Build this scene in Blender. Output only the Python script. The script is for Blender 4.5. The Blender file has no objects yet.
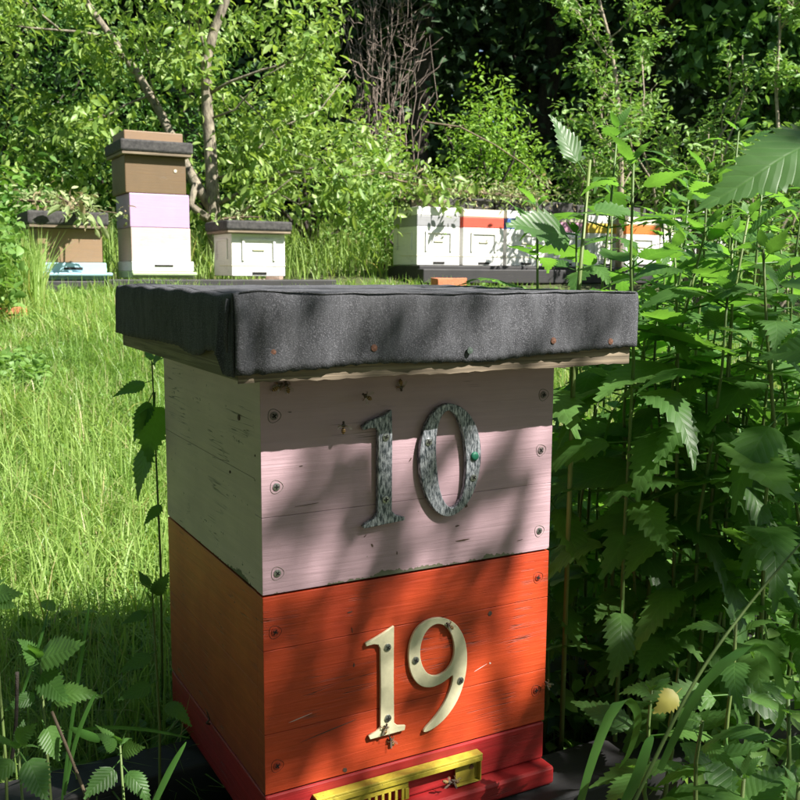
import bpy, bmesh, math, random
import numpy as np
from mathutils import Vector, Matrix
random.seed(7); rng = np.random.default_rng(11)
S = bpy.context.scene; C = S.collection
R = math.radians

# ------------------------------------------------------------------ camera
CAM = np.array([-0.4031, -1.0945, 0.8308]); PITCH, YAW, ROLL, FPX = 0.135, 0.5006, 0.0068, 949.3
def cam_axes():
    cy, sy, cp, sp = math.cos(YAW), math.sin(YAW), math.cos(PITCH), math.sin(PITCH)
    f = np.array([sy*cp, cy*cp, -sp]); r = np.array([cy, -sy, 0]); u = np.cross(r, f)
    c, s = math.cos(ROLL), math.sin(ROLL)
    return c*r+s*u, -s*r+c*u, f
AR, AU, AF = cam_axes()
cd = bpy.data.cameras.new('camera'); cam = bpy.data.objects.new('camera', cd); C.objects.link(cam)
m = Matrix.Identity(4)
for i in range(3):
    m[i][0], m[i][1], m[i][2], m[i][3] = AR[i], AU[i], -AF[i], CAM[i]
cam.matrix_world = m
cd.sensor_width = 36; cd.lens = FPX/800*36; cd.clip_start = 0.02; cd.clip_end = 600
cd.dof.use_dof = True; cd.dof.focus_distance = 1.3; cd.dof.aperture_fstop = 22
S.camera = cam
S.render.resolution_x = 1024; S.render.resolution_y = 1024
# ------------------------------------------------------------------ light
SUN = Vector((0.70, -1.0, 1.33)).normalized()
w = bpy.data.worlds.new('World'); S.world = w; w.use_nodes = True
nt = w.node_tree; bg = nt.nodes['Background']; sky = nt.nodes.new('ShaderNodeTexSky')
sky.sky_type = 'NISHITA'; sky.sun_disc = False
sky.sun_elevation = math.asin(SUN.z); sky.sun_rotation = math.atan2(SUN.x, SUN.y)
nt.links.new(sky.outputs[0], bg.inputs[0]); bg.inputs[1].default_value = 0.06
sl = bpy.data.lights.new('sun', 'SUN'); sl.energy = 5.0; sl.angle = R(0.5); sl.color = (1, .955, .88)
so = bpy.data.objects.new('sun', sl); C.objects.link(so); so.rotation_euler = SUN.to_track_quat('Z', 'Y').to_euler()
S.view_settings.view_transform = 'Standard'; S.view_settings.look = 'None'
S.view_settings.exposure = 1.32; S.view_settings.gamma = 1
S.cycles.max_bounces = 6; S.cycles.transparent_max_bounces = 4

# ------------------------------------------------------------------ helpers
def at(px, py, d):
    return Vector(CAM + (AF + AR*(px-400)/FPX - AU*(py-400)/FPX)*d)
def tag(o, label=None, cat=None, group=None, kind=None):
    if label: o['label'] = label
    if cat: o['category'] = cat
    if group: o['group'] = group
    if kind: o['kind'] = kind
    return o
def link(name, me, parent=None, loc=(0, 0, 0)):
    o = bpy.data.objects.new(name, me); C.objects.link(o); o.location = loc
    if parent: o.parent = parent
    return o
def empty(name, loc, label=None, cat=None, group=None, rz=0):
    o = bpy.data.objects.new(name, None); C.objects.link(o); o.location = loc; o.rotation_euler.z = rz
    o.empty_display_size = .05
    return tag(o, label, cat, group)
def np_mesh(name, V, F, mat=None, smooth=False, uv=None):
    V = np.asarray(V, dtype=np.float32); F = np.asarray(F, dtype=np.int32); k = F.shape[1]
    me = bpy.data.meshes.new(name); me.vertices.add(len(V)); me.vertices.foreach_set('co', V.ravel())
    me.loops.add(F.size); me.loops.foreach_set('vertex_index', F.ravel())
    me.polygons.add(len(F)); me.polygons.foreach_set('loop_start', np.arange(0, F.size, k, dtype=np.int32))
    if smooth: me.polygons.foreach_set('use_smooth', np.ones(len(F), dtype=bool))
    if uv is not None:
        l = me.uv_layers.new(name='UVMap'); l.data.foreach_set('uv', np.asarray(uv, dtype=np.float32)[F.ravel()].ravel())
    me.update(calc_edges=True); me.validate()
    if mat: me.materials.append(mat)
    return me
class MB:
    def __init__(s): s.v = []; s.f = []; s.mi = []
    def quadbox(s, lo, hi, mi=0, M=None):
        x0, y0, z0 = lo; x1, y1, z1 = hi; b = len(s.v)
        P = [(x0,y0,z0),(x1,y0,z0),(x1,y1,z0),(x0,y1,z0),(x0,y0,z1),(x1,y0,z1),(x1,y1,z1),(x0,y1,z1)]
        s.v += [tuple(M @ Vector(p)) if M else p for p in P]
        for f in ((0,3,2,1),(4,5,6,7),(0,1,5,4),(1,2,6,5),(2,3,7,6),(3,0,4,7)):
            s.f.append(tuple(b+i for i in f)); s.mi.append(mi)
        return s
    def tube(s, pts, rad, n=8, mi=0, cap=True):
        pts = [Vector(p) for p in pts]; b = len(s.v)
        if not hasattr(rad, '__len__'): rad = [rad]*len(pts)
        d0 = (pts[1]-pts[0]).normalized(); a = d0.orthogonal().normalized()
        for i, p in enumerate(pts):
            d = (pts[min(i+1, len(pts)-1)]-pts[max(i-1, 0)])
            d = d.normalized() if d.length > 1e-9 else d0
            a = (a-d*a.dot(d)); a = a.normalized() if a.length > 1e-6 else d.orthogonal().normalized()
            c = d.cross(a)
            for k in range(n):
                t = 2*math.pi*k/n; s.v.append(tuple(p+(a*math.cos(t)+c*math.sin(t))*rad[i]))
        for i in range(len(pts)-1):
            for k in range(n):
                k2 = (k+1) % n
                s.f.append((b+i*n+k, b+i*n+k2, b+(i+1)*n+k2, b+(i+1)*n+k)); s.mi.append(mi)
        if cap:
            s.f.append(tuple(b+k for k in range(n))[::-1]); s.mi.append(mi)
            e = b+(len(pts)-1)*n; s.f.append(tuple(e+k for k in range(n))); s.mi.append(mi)
        return s
    def build(s, name, mats, parent=None, loc=(0, 0, 0), bevel=0, smooth=False, segs=2, jit=0):
        me = bpy.data.meshes.new(name)
        v = s.v
        if jit: v = [(x+random.uniform(-jit, jit), y+random.uniform(-jit, jit), z+random.uniform(-jit, jit)) for x, y, z in v]
        me.from_pydata(v, [], s.f)
        if not isinstance(mats, (list, tuple)): mats = [mats]
        for q in mats: me.materials.append(q)
        me.polygons.foreach_set('material_index', s.mi)
        if smooth: me.polygons.foreach_set('use_smooth', [True]*len(s.f))
        me.update(); o = link(name, me, parent, loc)
        if bevel:
            b = o.modifiers.new('bevel', 'BEVEL'); b.width = bevel; b.segments = segs; b.limit_method = 'ANGLE'
        return o
def box(name, lo, hi, mat, parent=None, loc=(0, 0, 0), bevel=0, jit=0):
    return MB().quadbox(lo, hi).build(name, mat, parent, loc, bevel, jit=jit)

# ------------------------------------------------------------------ materials
def newmat(name):
    mt = bpy.data.materials.new(name); mt.use_nodes = True; t = mt.node_tree
    return mt, t, t.nodes['Principled BSDF']
def N(t, typ, **k):
    n = t.nodes.new(typ)
    for a, b in k.items():
        if a in ('ins',):
            for i, v in b.items(): n.inputs[i].default_value = v
        else: setattr(n, a, b)
    return n
def mixc(t, fac, a, b, mode='MIX'):
    n = t.nodes.new('ShaderNodeMix'); n.data_type = 'RGBA'; n.blend_type = mode
    for sck, v in ((n.inputs[0], fac), (n.inputs[6], a), (n.inputs[7], b)):
        if hasattr(v, 'links'): t.links.new(v, sck)
        else: sck.default_value = v if not isinstance(v, tuple) else (v+(1,))[:4]
    return n.outputs[2]
def mth(t, op, a, b=None, clamp=False):
    n = t.nodes.new('ShaderNodeMath'); n.operation = op; n.use_clamp = clamp
    for i, v in enumerate((a, b)):
        if v is None: continue
        if hasattr(v, 'links'): t.links.new(v, n.inputs[i])
        else: n.inputs[i].default_value = v
    return n.outputs[0]
def coords(t, scale=(1, 1, 1), kind='Object'):
    tc = t.nodes.new('ShaderNodeTexCoord'); mp = t.nodes.new('ShaderNodeMapping')
    mp.inputs['Scale'].default_value = scale; t.links.new(tc.outputs[kind], mp.inputs[0]); return mp.outputs[0]
def noise(t, co, sc, det=4, rough=.55, dist=0):
    n = t.nodes.new('ShaderNodeTexNoise'); n.inputs['Scale'].default_value = sc; n.inputs['Detail'].default_value = det
    n.inputs['Roughness'].default_value = rough; n.inputs['Distortion'].default_value = dist
    t.links.new(co, n.inputs['Vector']); return n.outputs['Fac']
def ramp(t, f, stops):
    n = t.nodes.new('ShaderNodeValToRGB'); e = n.color_ramp.elements
    while len(e) < len(stops): e.new(.5)
    for i, (p, c) in enumerate(stops):
        e[i].position = p; e[i].color = (c, c, c, 1) if not isinstance(c, tuple) else (c+(1,))[:4]
    t.links.new(f, n.inputs[0]); return n.outputs[0]
def bump(t, h, strength, dist, bs):
    n = t.nodes.new('ShaderNodeBump'); n.inputs['Strength'].default_value = strength; n.inputs['Distance'].default_value = dist
    t.links.new(h, n.inputs['Height']); t.links.new(n.outputs[0], bs.inputs['Normal']); return n
def painted(name, col, col2=None, rough=.5, grain=(4, 4, 90), wear=.70, under=(.16, .13, .09), chipz=None, bumpk=.35, dirt=.12, cracks=.6, zfade=None):
    mt, t, b = newmat(name)
    co = coords(t); g = coords(t, grain)
    n1 = noise(t, co, 6, 5, .6); n2 = noise(t, g, 1.6, 5, .6, .6); n3 = noise(t, co, 70, 4, .7)
    c = mixc(t, ramp(t, n1, [(.3, 0.), (.7, 1.)]), col, col2 or tuple(x*.8 for x in col))
    if zfade:
        sz = t.nodes.new('ShaderNodeSeparateXYZ'); t.links.new(co, sz.inputs[0])
        f = mth(t, 'ADD', mth(t, 'MULTIPLY', mth(t, 'SUBTRACT', zfade[1], sz.outputs[2]), 1/(zfade[1]-zfade[0])), mth(t, 'MULTIPLY', mth(t, 'SUBTRACT', n1, .5), 1.2), True)
        c = mixc(t, f, c, zfade[2])
    c = mixc(t, mth(t, 'MULTIPLY', ramp(t, n2, [(.42, 1.), (.6, 0.)]), dirt*1.6), c, tuple(x*.35 for x in under))
    # fine cracks that run along the grain
    vo = noise(t, coords(t, (grain[0]*.8, grain[1]*.8, grain[2]*1.3)), 1.0, 3, .5, .3)
    fine = noise(t, co, 9, 2)
    cr = mth(t, 'MULTIPLY', ramp(t, vo, [(.485, 0.), (.498, 1.), (.502, 1.), (.515, 0.)]), ramp(t, fine, [(cracks-.02, 0.), (cracks+.06, 1.)]))
    c = mixc(t, mth(t, 'MULTIPLY', cr, .8), c, tuple(x*.45 for x in under))
    chip = ramp(t, mth(t, 'ADD', mth(t, 'MULTIPLY', n3, .6), mth(t, 'MULTIPLY', n2, .4)), [(wear-.01, 0.), (wear+.01, 1.)])
    if chipz is not None:
        sp = t.nodes.new('ShaderNodeSeparateXYZ'); t.links.new(co, sp.inputs[0])
        z = mth(t, 'ADD', sp.outputs[2], mth(t, 'MULTIPLY', noise(t, coords(t, (1, 1, .1)), 9, 6, .75), -.06))
        low = mth(t, 'LESS_THAN', z, chipz)
        chip = mth(t, 'MAXIMUM', chip, low)
    c = mixc(t, chip, c, under)
    t.links.new(c, b.inputs['Base Color'])
    t.links.new(mth(t, 'ADD', rough-.08, mth(t, 'MULTIPLY', n1, .25)), b.inputs['Roughness'])
    h = mth(t, 'ADD', mth(t, 'MULTIPLY', n2, .7), mth(t, 'MULTIPLY', chip, -.5))
    h = mth(t, 'ADD', h, mth(t, 'MULTIPLY', cr, -1.0)); h = mth(t, 'ADD', h, mth(t, 'MULTIPLY', n3, .12))
    bump(t, h, bumpk, .004, b)
    return mt
def simple(name, col, rough=.6, nsc=20, amt=.3, bk=.2, metal=0, scale=(1, 1, 1), bd=.003, col2=None):
    mt, t, b = newmat(name); co = coords(t, scale); n = noise(t, co, nsc, 5, .65)
    c = mixc(t, ramp(t, n, [(.32, 0.), (.68, 1.)]), tuple(x*(1-amt) for x in col), col2 or tuple(min(1, x*(1+amt)) for x in col))
    t.links.new(c, b.inputs['Base Color']); b.inputs['Roughness'].default_value = rough; b.inputs['Metallic'].default_value = metal
    bump(t, n, bk, bd, b); return mt
def leafmat(name, ca, cb, trans=.35, tcol=None, rough=.5, spec=.5, obj_rand=False, veins=False, dead=None, alb=1, patch=None):
    mt, t, b = newmat(name)
    if obj_rand: rnd = t.nodes.new('ShaderNodeObjectInfo').outputs['Random']
    else: rnd = t.nodes.new('ShaderNodeNewGeometry').outputs['Random Per Island']
    c = mixc(t, rnd, ca, cb)
    if dead:
        c = mixc(t, mth(t, 'GREATER_THAN', rnd, dead[0]), c, dead[1])
    if patch:
        pn = noise(t, coords(t), 1.3, 4, .7); c = mixc(t, mth(t, 'MULTIPLY', ramp(t, pn, [(.42, 0.), (.62, 1.)]), .75), c, patch)
    if veins:
        tc = t.nodes.new('ShaderNodeUVMap'); sp = t.nodes.new('ShaderNodeSeparateXYZ'); t.links.new(tc.outputs[0], sp.inputs[0])
        av = mth(t, 'ABSOLUTE', mth(t, 'SUBTRACT', sp.outputs[1], .5))
        ph = mth(t, 'SUBTRACT', mth(t, 'MULTIPLY', sp.outputs[0], 9.), mth(t, 'MULTIPLY', av, 5.))
        tri = mth(t, 'ABSOLUTE', mth(t, 'SUBTRACT', mth(t, 'FRACT', ph), .5))
        line = ramp(t, tri, [(.0, 1.), (.07, 0.)])
        mid = ramp(t, av, [(.0, 1.), (.025, 0.)])
        v = mth(t, 'MAXIMUM', line, mid)
        co = coords(t); n = noise(t, co, 14, 4)
        c = mixc(t, mth(t, 'MULTIPLY', v, .22), c, tuple(x*1.5 for x in cb))
        c = mixc(t, mth(t, 'MULTIPLY', n, .35), c, tuple(x*.55 for x in ca))
        h = mth(t, 'SUBTRACT', mth(t, 'MULTIPLY', tri, 1.6), mth(t, 'MULTIPLY', v, .5))
        bump(t, h, .24, .002, b)
    t.links.new(c, b.inputs['Base Color']); b.inputs['Roughness'].default_value = rough
    b.inputs['Specular IOR Level'].default_value = spec
    tr = t.nodes.new('ShaderNodeBsdfTranslucent'); mx = t.nodes.new('ShaderNodeMixShader'); mx.inputs[0].default_value = trans
    hs = t.nodes.new('ShaderNodeMix'); hs.data_type = 'RGBA'; hs.blend_type = 'MULTIPLY'; hs.inputs[0].default_value = 1
    t.links.new(c, hs.inputs[6]); hs.inputs[7].default_value = (tcol or (2.2, 2.2, 1.0))+(1,)
    t.links.new(hs.outputs[2], tr.inputs[0])
    out = t.nodes['Material Output']; t.links.new(b.outputs[0], mx.inputs[1]); t.links.new(tr.outputs[0], mx.inputs[2]); t.links.new(mx.outputs[0], out.inputs[0])
    return mt

M = {}
M['pink'] = painted('pink_paint', (.51, .34, .39), (.43, .29, .325), .5, wear=.66, under=(.15, .15, .10), chipz=.3935, dirt=.04, bumpk=.35, cracks=.60)
M['orange'] = painted('orange_paint', (.58, .070, .016), (.42, .042, .014), .46, wear=.70, under=(.10, .04, .02), dirt=.05, cracks=.57, bumpk=.4)
M['red'] = painted('red_paint', (.40, .018, .020), (.30, .014, .016), .45, wear=.71, under=(.08, .03, .02), dirt=.12)
M['palegreen'] = painted('pale_green_grey_paint', (.62, .51, .41), (.52, .43, .34), .55, grain=(4, 4, 60), wear=.63, under=(.09, .09, .06), dirt=.05, chipz=.3935, cracks=.55)
M['faded_orange'] = painted('faded_orange_paint', (.62, .14, .030), (.52, .085, .020), .5, grain=(4, 4, 60), wear=.64, under=(.10, .05, .02), dirt=.10, cracks=.55, zfade=(.17, .40, (.34, .055, .016)))
M['rawwood'] = painted('bare_wood', (.34, .27, .19), (.26, .20, .14), .8, grain=(3, 3, 120), wear=.68, under=(.12, .09, .06), dirt=.4)
M['rawwood_green'] = painted('mossy_bare_wood', (.30, .27, .16), (.24, .22, .12), .8, grain=(3, 3, 120), wear=.64, under=(.09, .08, .05), dirt=.3)
M['black_wood'] = painted('black_timber', (.035, .033, .036), (.022, .022, .024), .6, grain=(3, 40, 40), wear=.72, under=(.10, .09, .08), dirt=.2)
def felt():
    mt, t, b = newmat('bitumen_felt'); co = coords(t)
    big = noise(t, co, 7, 4); f = noise(t, co, 650, 2, .6); mid = noise(t, coords(t, (1, 1, .35)), 60, 4, .7)
    c = mixc(t, ramp(t, mid, [(.35, 0.), (.7, 1.)]), (.045, .046, .053), (.105, .107, .120))
    c = mixc(t, ramp(t, f, [(.50, 0.), (.68, 1.)]), c, (.17, .17, .19))
    c = mixc(t, mth(t, 'MULTIPLY', ramp(t, big, [(.4, 0.), (.7, 1.)]), .35), c, (.05, .05, .05))
    t.links.new(c, b.inputs['Base Color']); b.inputs['Roughness'].default_value = .9; b.inputs['Specular IOR Level'].default_value = .25
    h = mth(t, 'ADD', mth(t, 'MULTIPLY', f, .5), mth(t, 'MULTIPLY', mid, .8)); bump(t, h, .7, .0022, b); return mt
M['felt'] = felt()
M['felt_old'] = simple('old_black_felt', (.045, .043, .044), .9, 40, .35, .5, col2=(.085, .08, .078))
def galv():
    mt, t, b = newmat('weathered_zinc'); g = coords(t, (170, 170, 45)); n = noise(t, g, 2.0, 6, .7, .2)
    c = mixc(t, ramp(t, n, [(.42, 0.), (.64, 1.)]), (.05, .065, .075), (.62, .64, .70))
    t.links.new(c, b.inputs['Base Color']); t.links.new(ramp(t, n, [(.4, .7), (.6, .38)]), b.inputs['Roughness'])
    b.inputs['Metallic'].default_value = .35; bump(t, n, .3, .001, b); return mt
M['zinc'] = galv()
M['cream'] = simple('cream_plastic', (.68, .63, .42), .4, 60, .10, .1)
M['yellow'] = painted('yellow_painted_metal', (.62, .50, .05), (.50, .40, .05), .45, grain=(20, 20, 20), wear=.64, under=(.10, .06, .02), dirt=.25)
M['steel'] = simple('screw_steel', (.45, .46, .46), .32, 200, .3, .2, metal=.9)
M['dark'] = simple('painted_recess_shade', (.012, .011, .010), .9)  # near-black colour standing for the shade inside entrances and screw slots
M['rust'] = simple('rusty_nail', (.15, .065, .038), .75, 300, .4, .5)
M['green_paint'] = simple('green_paint_dab', (.01, .13, .075), .5, 100, .2, .3)
M['brick'] = simple('orange_brick', (.50, .17, .085), .85, 60, .25, .5)
M['oldbrick'] = simple('broken_brick', (.36, .19, .14), .9, 50, .45, .6, col2=(.42, .33, .27))
M['white'] = painted('white_hive_paint', (.80, .79, .76), (.76, .75, .73), .5, wear=.74, under=(.45, .40, .33), dirt=.05)
M['whitecream'] = painted('cream_hive_paint', (.74, .70, .52), (.70, .66, .48), .5, wear=.74, under=(.4, .35, .25), dirt=.05)
M['grey'] = painted('grey_hive_paint', (.34, .34, .36), (.30, .30, .32), .5, wear=.75, dirt=.08)
M['redband'] = painted('red_hive_paint', (.62, .09, .05), (.55, .07, .04), .5, wear=.72, under=(.5, .45, .4), dirt=.05)
M['blueband'] = painted('blue_hive_paint', (.06, .16, .50), (.05, .13, .42), .5, wear=.75, dirt=.05)
M['pinkband'] = painted('pink_hive_paint', (.62, .30, .45), (.58, .28, .42), .5, wear=.75, dirt=.05)
M['yellowband'] = painted('yellow_hive_paint', (.70, .50, .06), (.66, .46, .06), .5, wear=.75, dirt=.05)
M['orangeband'] = painted('orange_hive_paint', (.68, .20, .04), (.62, .17, .03), .5, wear=.75, dirt=.05)
M['brown'] = painted('brown_hive_paint', (.17, .105, .05), (.145, .09, .042), .55, wear=.72, under=(.3, .27, .22), dirt=.1)
M['brown2'] = painted('light_brown_hive_paint', (.27, .17, .095), (.24, .15, .085), .55, wear=.68, under=(.45, .4, .33), dirt=.1)
M['lilac'] = painted('lilac_hive_paint', (.50, .34, .56), (.47, .31, .52), .5, wear=.76, under=(.55, .5, .35), dirt=.03)
M['rose'] = painted('pale_rose_hive_paint', (.66, .50, .46), (.62, .47, .43), .5, wear=.72, under=(.45, .4, .3), dirt=.06)
M['blue'] = painted('light_blue_hive_paint', (.36, .56, .66), (.32, .52, .62), .5, wear=.68, under=(.6, .6, .55), dirt=.06)
M['mint'] = painted('pale_green_hive_paint', (.46, .58, .34), (.42, .54, .30), .5, wear=.66, under=(.6, .6, .5), dirt=.06)
M['bark'] = simple('grey_brown_bark', (.15, .12, .095), .9, 24, .5, .8, scale=(1, 1, .4), bd=.02, col2=(.33, .29, .21))
M['barkpale'] = simple('pale_bark', (.30, .25, .18), .85, 30, .35, .5, bd=.01)
M['barkdark'] = simple('dark_bark', (.05, .04, .032), .95, 20, .4, .7, bd=.02)
M['twig'] = simple('dry_twig', (.15, .11, .07), .85, 30, .4, .4)
M['twigred'] = simple('reddish_dry_twig', (.19, .145, .12), .85, 10, .4, .4)
M['earth'] = simple('dark_earth', (.05, .038, .026), 1, 30, .5, .8, bd=.02)
M['grass'] = leafmat('grass_blades', (.155, .28, .055), (.29, .42, .11), .42, (1.6, 1.6, .9), .42, .5, dead=(.88, (.50, .46, .26)), patch=(.13, .25, .045))
M['tallgrass'] = leafmat('tall_grass_blades', (.23, .36, .085), (.34, .46, .14), .40, (1.6, 1.6, .9), .5, .4, dead=(.95, (.40, .36, .17)))
M['blade'] = leafmat('broad_grass_leaf', (.06, .17, .03), (.08, .20, .04), .40, (1.9, 1.9, .9), .4, .5, obj_rand=True)
M['plum'] = leafmat('fresh_green_leaves', (.15, .27, .055), (.30, .41, .11), .35, (1.6, 1.6, .8), .45, .5)
M['shrub'] = leafmat('mid_green_leaves', (.07, .18, .03), (.14, .28, .05), .35, (1.6, 1.6, .8), .5, .4)
M['lime'] = leafmat('lime_green_leaves', (.15, .30, .04), (.26, .42, .07), .35, (1.5, 1.5, .8), .5, .4)
M['sap'] = leafmat('pale_young_leaves', (.13, .27, .05), (.24, .38, .10), .3, (1.5, 1.5, .8), .5, .4)
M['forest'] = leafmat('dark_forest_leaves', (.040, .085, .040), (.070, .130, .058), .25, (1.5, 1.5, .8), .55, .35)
M['maple'] = leafmat('maple_leaves', (.06, .15, .035), (.11, .23, .055), .25, (1.5, 1.5, .8), .55, .3)
M['wilt'] = leafmat('wilted_leaves', (.24, .34, .13), (.42, .46, .24), .25, (1.3, 1.3, .9), .6, .3, dead=(.8, (.40, .33, .20)))
M['nettle'] = leafmat('nettle_leaf', (.070, .165, .040), (.125, .255, .060), .42, (2.3, 2.4, 1.0), .42, .45, obj_rand=True, veins=True)
M['nettle_stem'] = leafmat('nettle_stem', (.10, .17, .045), (.17, .23, .07), .1, None, .5, .4, obj_rand=True)
M['cover'] = leafmat('ground_cover_leaves', (.10, .21, .04), (.20, .34, .09), .35, (1.6, 1.6, .9), .5, .4)
M['yleaf'] = leafmat('yellowing_leaf', (.45, .42, .10), (.50, .46, .12), .3, (1.3, 1.3, .8), .5, .4, obj_rand=True)
M['bee'] = None
def beemat():
    mt, t, b = newmat('bee_stripes'); co = coords(t); sp = t.nodes.new('ShaderNodeSeparateXYZ'); t.links.new(co, sp.inputs[0])
    fr = mth(t, 'FRACT', mth(t, 'MULTIPLY', sp.outputs[0], 520.))
    st = mth(t, 'MULTIPLY', mth(t, 'GREATER_THAN', fr, .5), mth(t, 'LESS_THAN', sp.outputs[0], 0.0005))
    c = mixc(t, st, (.05, .03, .018), (.42, .24, .08)); t.links.new(c, b.inputs['Base Color']); b.inputs['Roughness'].default_value = .6; return mt
M['bee'] = beemat()
M['wing'] = simple('bee_wing', (.30, .27, .22), .3, 50, .1, .1); M['wing'].node_tree.nodes['Principled BSDF'].inputs['Alpha'].default_value = .35

# ------------------------------------------------------------------ terrain
def sstep(a, b, x):
    t = np.clip((x-a)/(b-a), 0, 1); return t*t*(3-2*t)
def zg(x, y):
    x = np.asarray(x, float); y = np.asarray(y, float)
    z = -.035 + .66*np.clip((y-.7)/5.4, 0, 1)**1.05 + .14*np.clip((y-6.1)/1., 0, 12)**.9*.8
    z = z + .075*sstep(2.4, 4.0, x)*sstep(4, 6, y) - .02*np.clip(x, 0, 3)*sstep(1, 0, y)*.3
    z = z + .018*np.sin(x*2.3+1)*np.cos(y*1.9)*sstep(.6, 1.6, y) + .05*np.sin(x*.4)*np.sin(y*.33)*sstep(8, 14, y)
    return z
def Z(x, y): return float(zg(x, y))
def ground():
    gx = np.concatenate([np.linspace(-250, -12, 20), np.linspace(-10, 18, 113), np.linspace(20, 250, 20)])
    gy = np.concatenate([np.linspace(-250, -8, 20), np.linspace(-6, 18, 97), np.linspace(20, 250, 20)])
    X, Y = np.meshgrid(gx, gy); V = np.stack([X, Y, zg(X, np.clip(Y, -50, 60))], -1).reshape(-1, 3)
    nx, ny = len(gx), len(gy); i = np.arange(ny-1)[:, None]*nx+np.arange(nx-1)[None]
    F = np.stack([i, i+1, i+nx+1, i+nx], -1).reshape(-1, 4)
    mt, t, b = newmat('meadow_soil'); co = coords(t); n = noise(t, co, 3, 6); n2 = noise(t, co, 40, 4, .7)
    c = mixc(t, n, (.060, .075, .022), (.10, .13, .035)); c = mixc(t, ramp(t, n2, [(.45, 0.), (.65, 1.)]), c, (.055, .042, .028))
    t.links.new(c, b.inputs['Base Color']); b.inputs['Roughness'].default_value = 1; bump(t, n2, .8, .03, b)
    o = link('ground', np_mesh('ground', V, F, mt, True)); tag(o, kind='structure')
ground()

# ------------------------------------------------------------------ foliage builders
def orient(n, tilt=1.0, dirs=None):
    d = rng.normal(size=(n, 3)) if dirs is None else dirs
    d /= np.linalg.norm(d, axis=1)[:, None]+1e-9
    up = rng.normal(size=(n, 3))*tilt+np.array([0, 0, 1.])
    s = np.cross(up, d); s /= np.linalg.norm(s, axis=1)[:, None]+1e-9
    return d, s, np.cross(d, s)
def leaf_geo(P, d, s, nrm, L, W, fold=.25, droop=.25):
    """six-vertex folded leaf; L, W arrays"""
    n = len(P); L = L[:, None]; W = W[:, None]
    base = P; mid = P+d*L*.5+nrm*L*.06; tip = P+d*L-nrm*L*droop
    l = P+d*L*.42+s*W*.5+nrm*W*fold; r = P+d*L*.42-s*W*.5+nrm*W*fold
    V = np.stack([base, l, mid, r, tip], 1).reshape(-1, 3)
    b = (np.arange(n)*5)[:, None]
    F = np.concatenate([b+np.array([[0, 2, 1]]), b+np.array([[0, 3, 2]]), b+np.array([[1, 2, 4]]), b+np.array([[2, 3, 4]])], 0)
    return V, F
def leaf_rich(P, d, s, nrm, L, W, fold=.25):
    """nine-vertex leaf with a rounded outline, a folded midrib, a droop of its own and a slight twist"""
    n = len(P); L = L[:, None]; W = W[:, None]; dr = rng.uniform(.05, .45, n)[:, None]; tw = rng.uniform(-.25, .25, n)[:, None]
    c = lambda t: P+d*L*t+nrm*L*(.08*t-dr*t*t)
    e = lambda t, w, q: c(t)+q*s*W*.5*w+nrm*W*(fold*w*.6+q*tw*t)
    V = np.stack([c(0), e(.22, .78, 1), e(.22, .78, -1), e(.50, 1., 1), e(.50, 1., -1), e(.78, .58, 1), e(.78, .58, -1), c(.5), c(1.)], 1).reshape(-1, 3)
    b = (np.arange(n)*9)[:, None]
    T = [(0, 7, 1), (0, 2, 7), (1, 7, 3), (2, 4, 7), (3, 7, 5), (4, 6, 7), (5, 7, 8), (6, 8, 7)]
    return V, np.concatenate([b+np.array([t]) for t in T], 0)
def cloud(name, P, L, W, mat, parent=None, hang=.5, tilt=.7, kind='stuff', loc=(0, 0, 0), fold=.25):
    n = len(P); dirs = rng.normal(size=(n, 3)); dirs[:, 2] = dirs[:, 2]*.5-hang
    d, s, nr = orient(n, tilt, dirs)
    Ls = L*np.clip(rng.lognormal(-.08, .26, n), .4, 1.4); V, F = (leaf_rich if L < .125 else leaf_geo)(P-np.array(loc), d, s, nr, Ls, Ls*W/L*(.9 if L < .125 else 1), fold)
    o = link(name, np_mesh(name, V, F, mat), parent)
    if kind: tag(o, kind=kind)
    return o
def clumps(centers, per, spread):
    c = np.repeat(centers, per, axis=0); return c+rng.normal(size=c.shape)*spread
def wpath(p0, p1, n=6, wob=.05, sag=0):
    p0, p1 = Vector(p0), Vector(p1); out = []
    for i in range(n+1):
        t = i/n; p = p0.lerp(p1, t)+Vector([random.gauss(0, wob) for _ in range(3)])*(1 if 0 < i < n else 0); p.z -= sag*4*t*(1-t); out.append(p)
    return out
def rel(pts, root): return [Vector(p)-root.location for p in pts]
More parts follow.
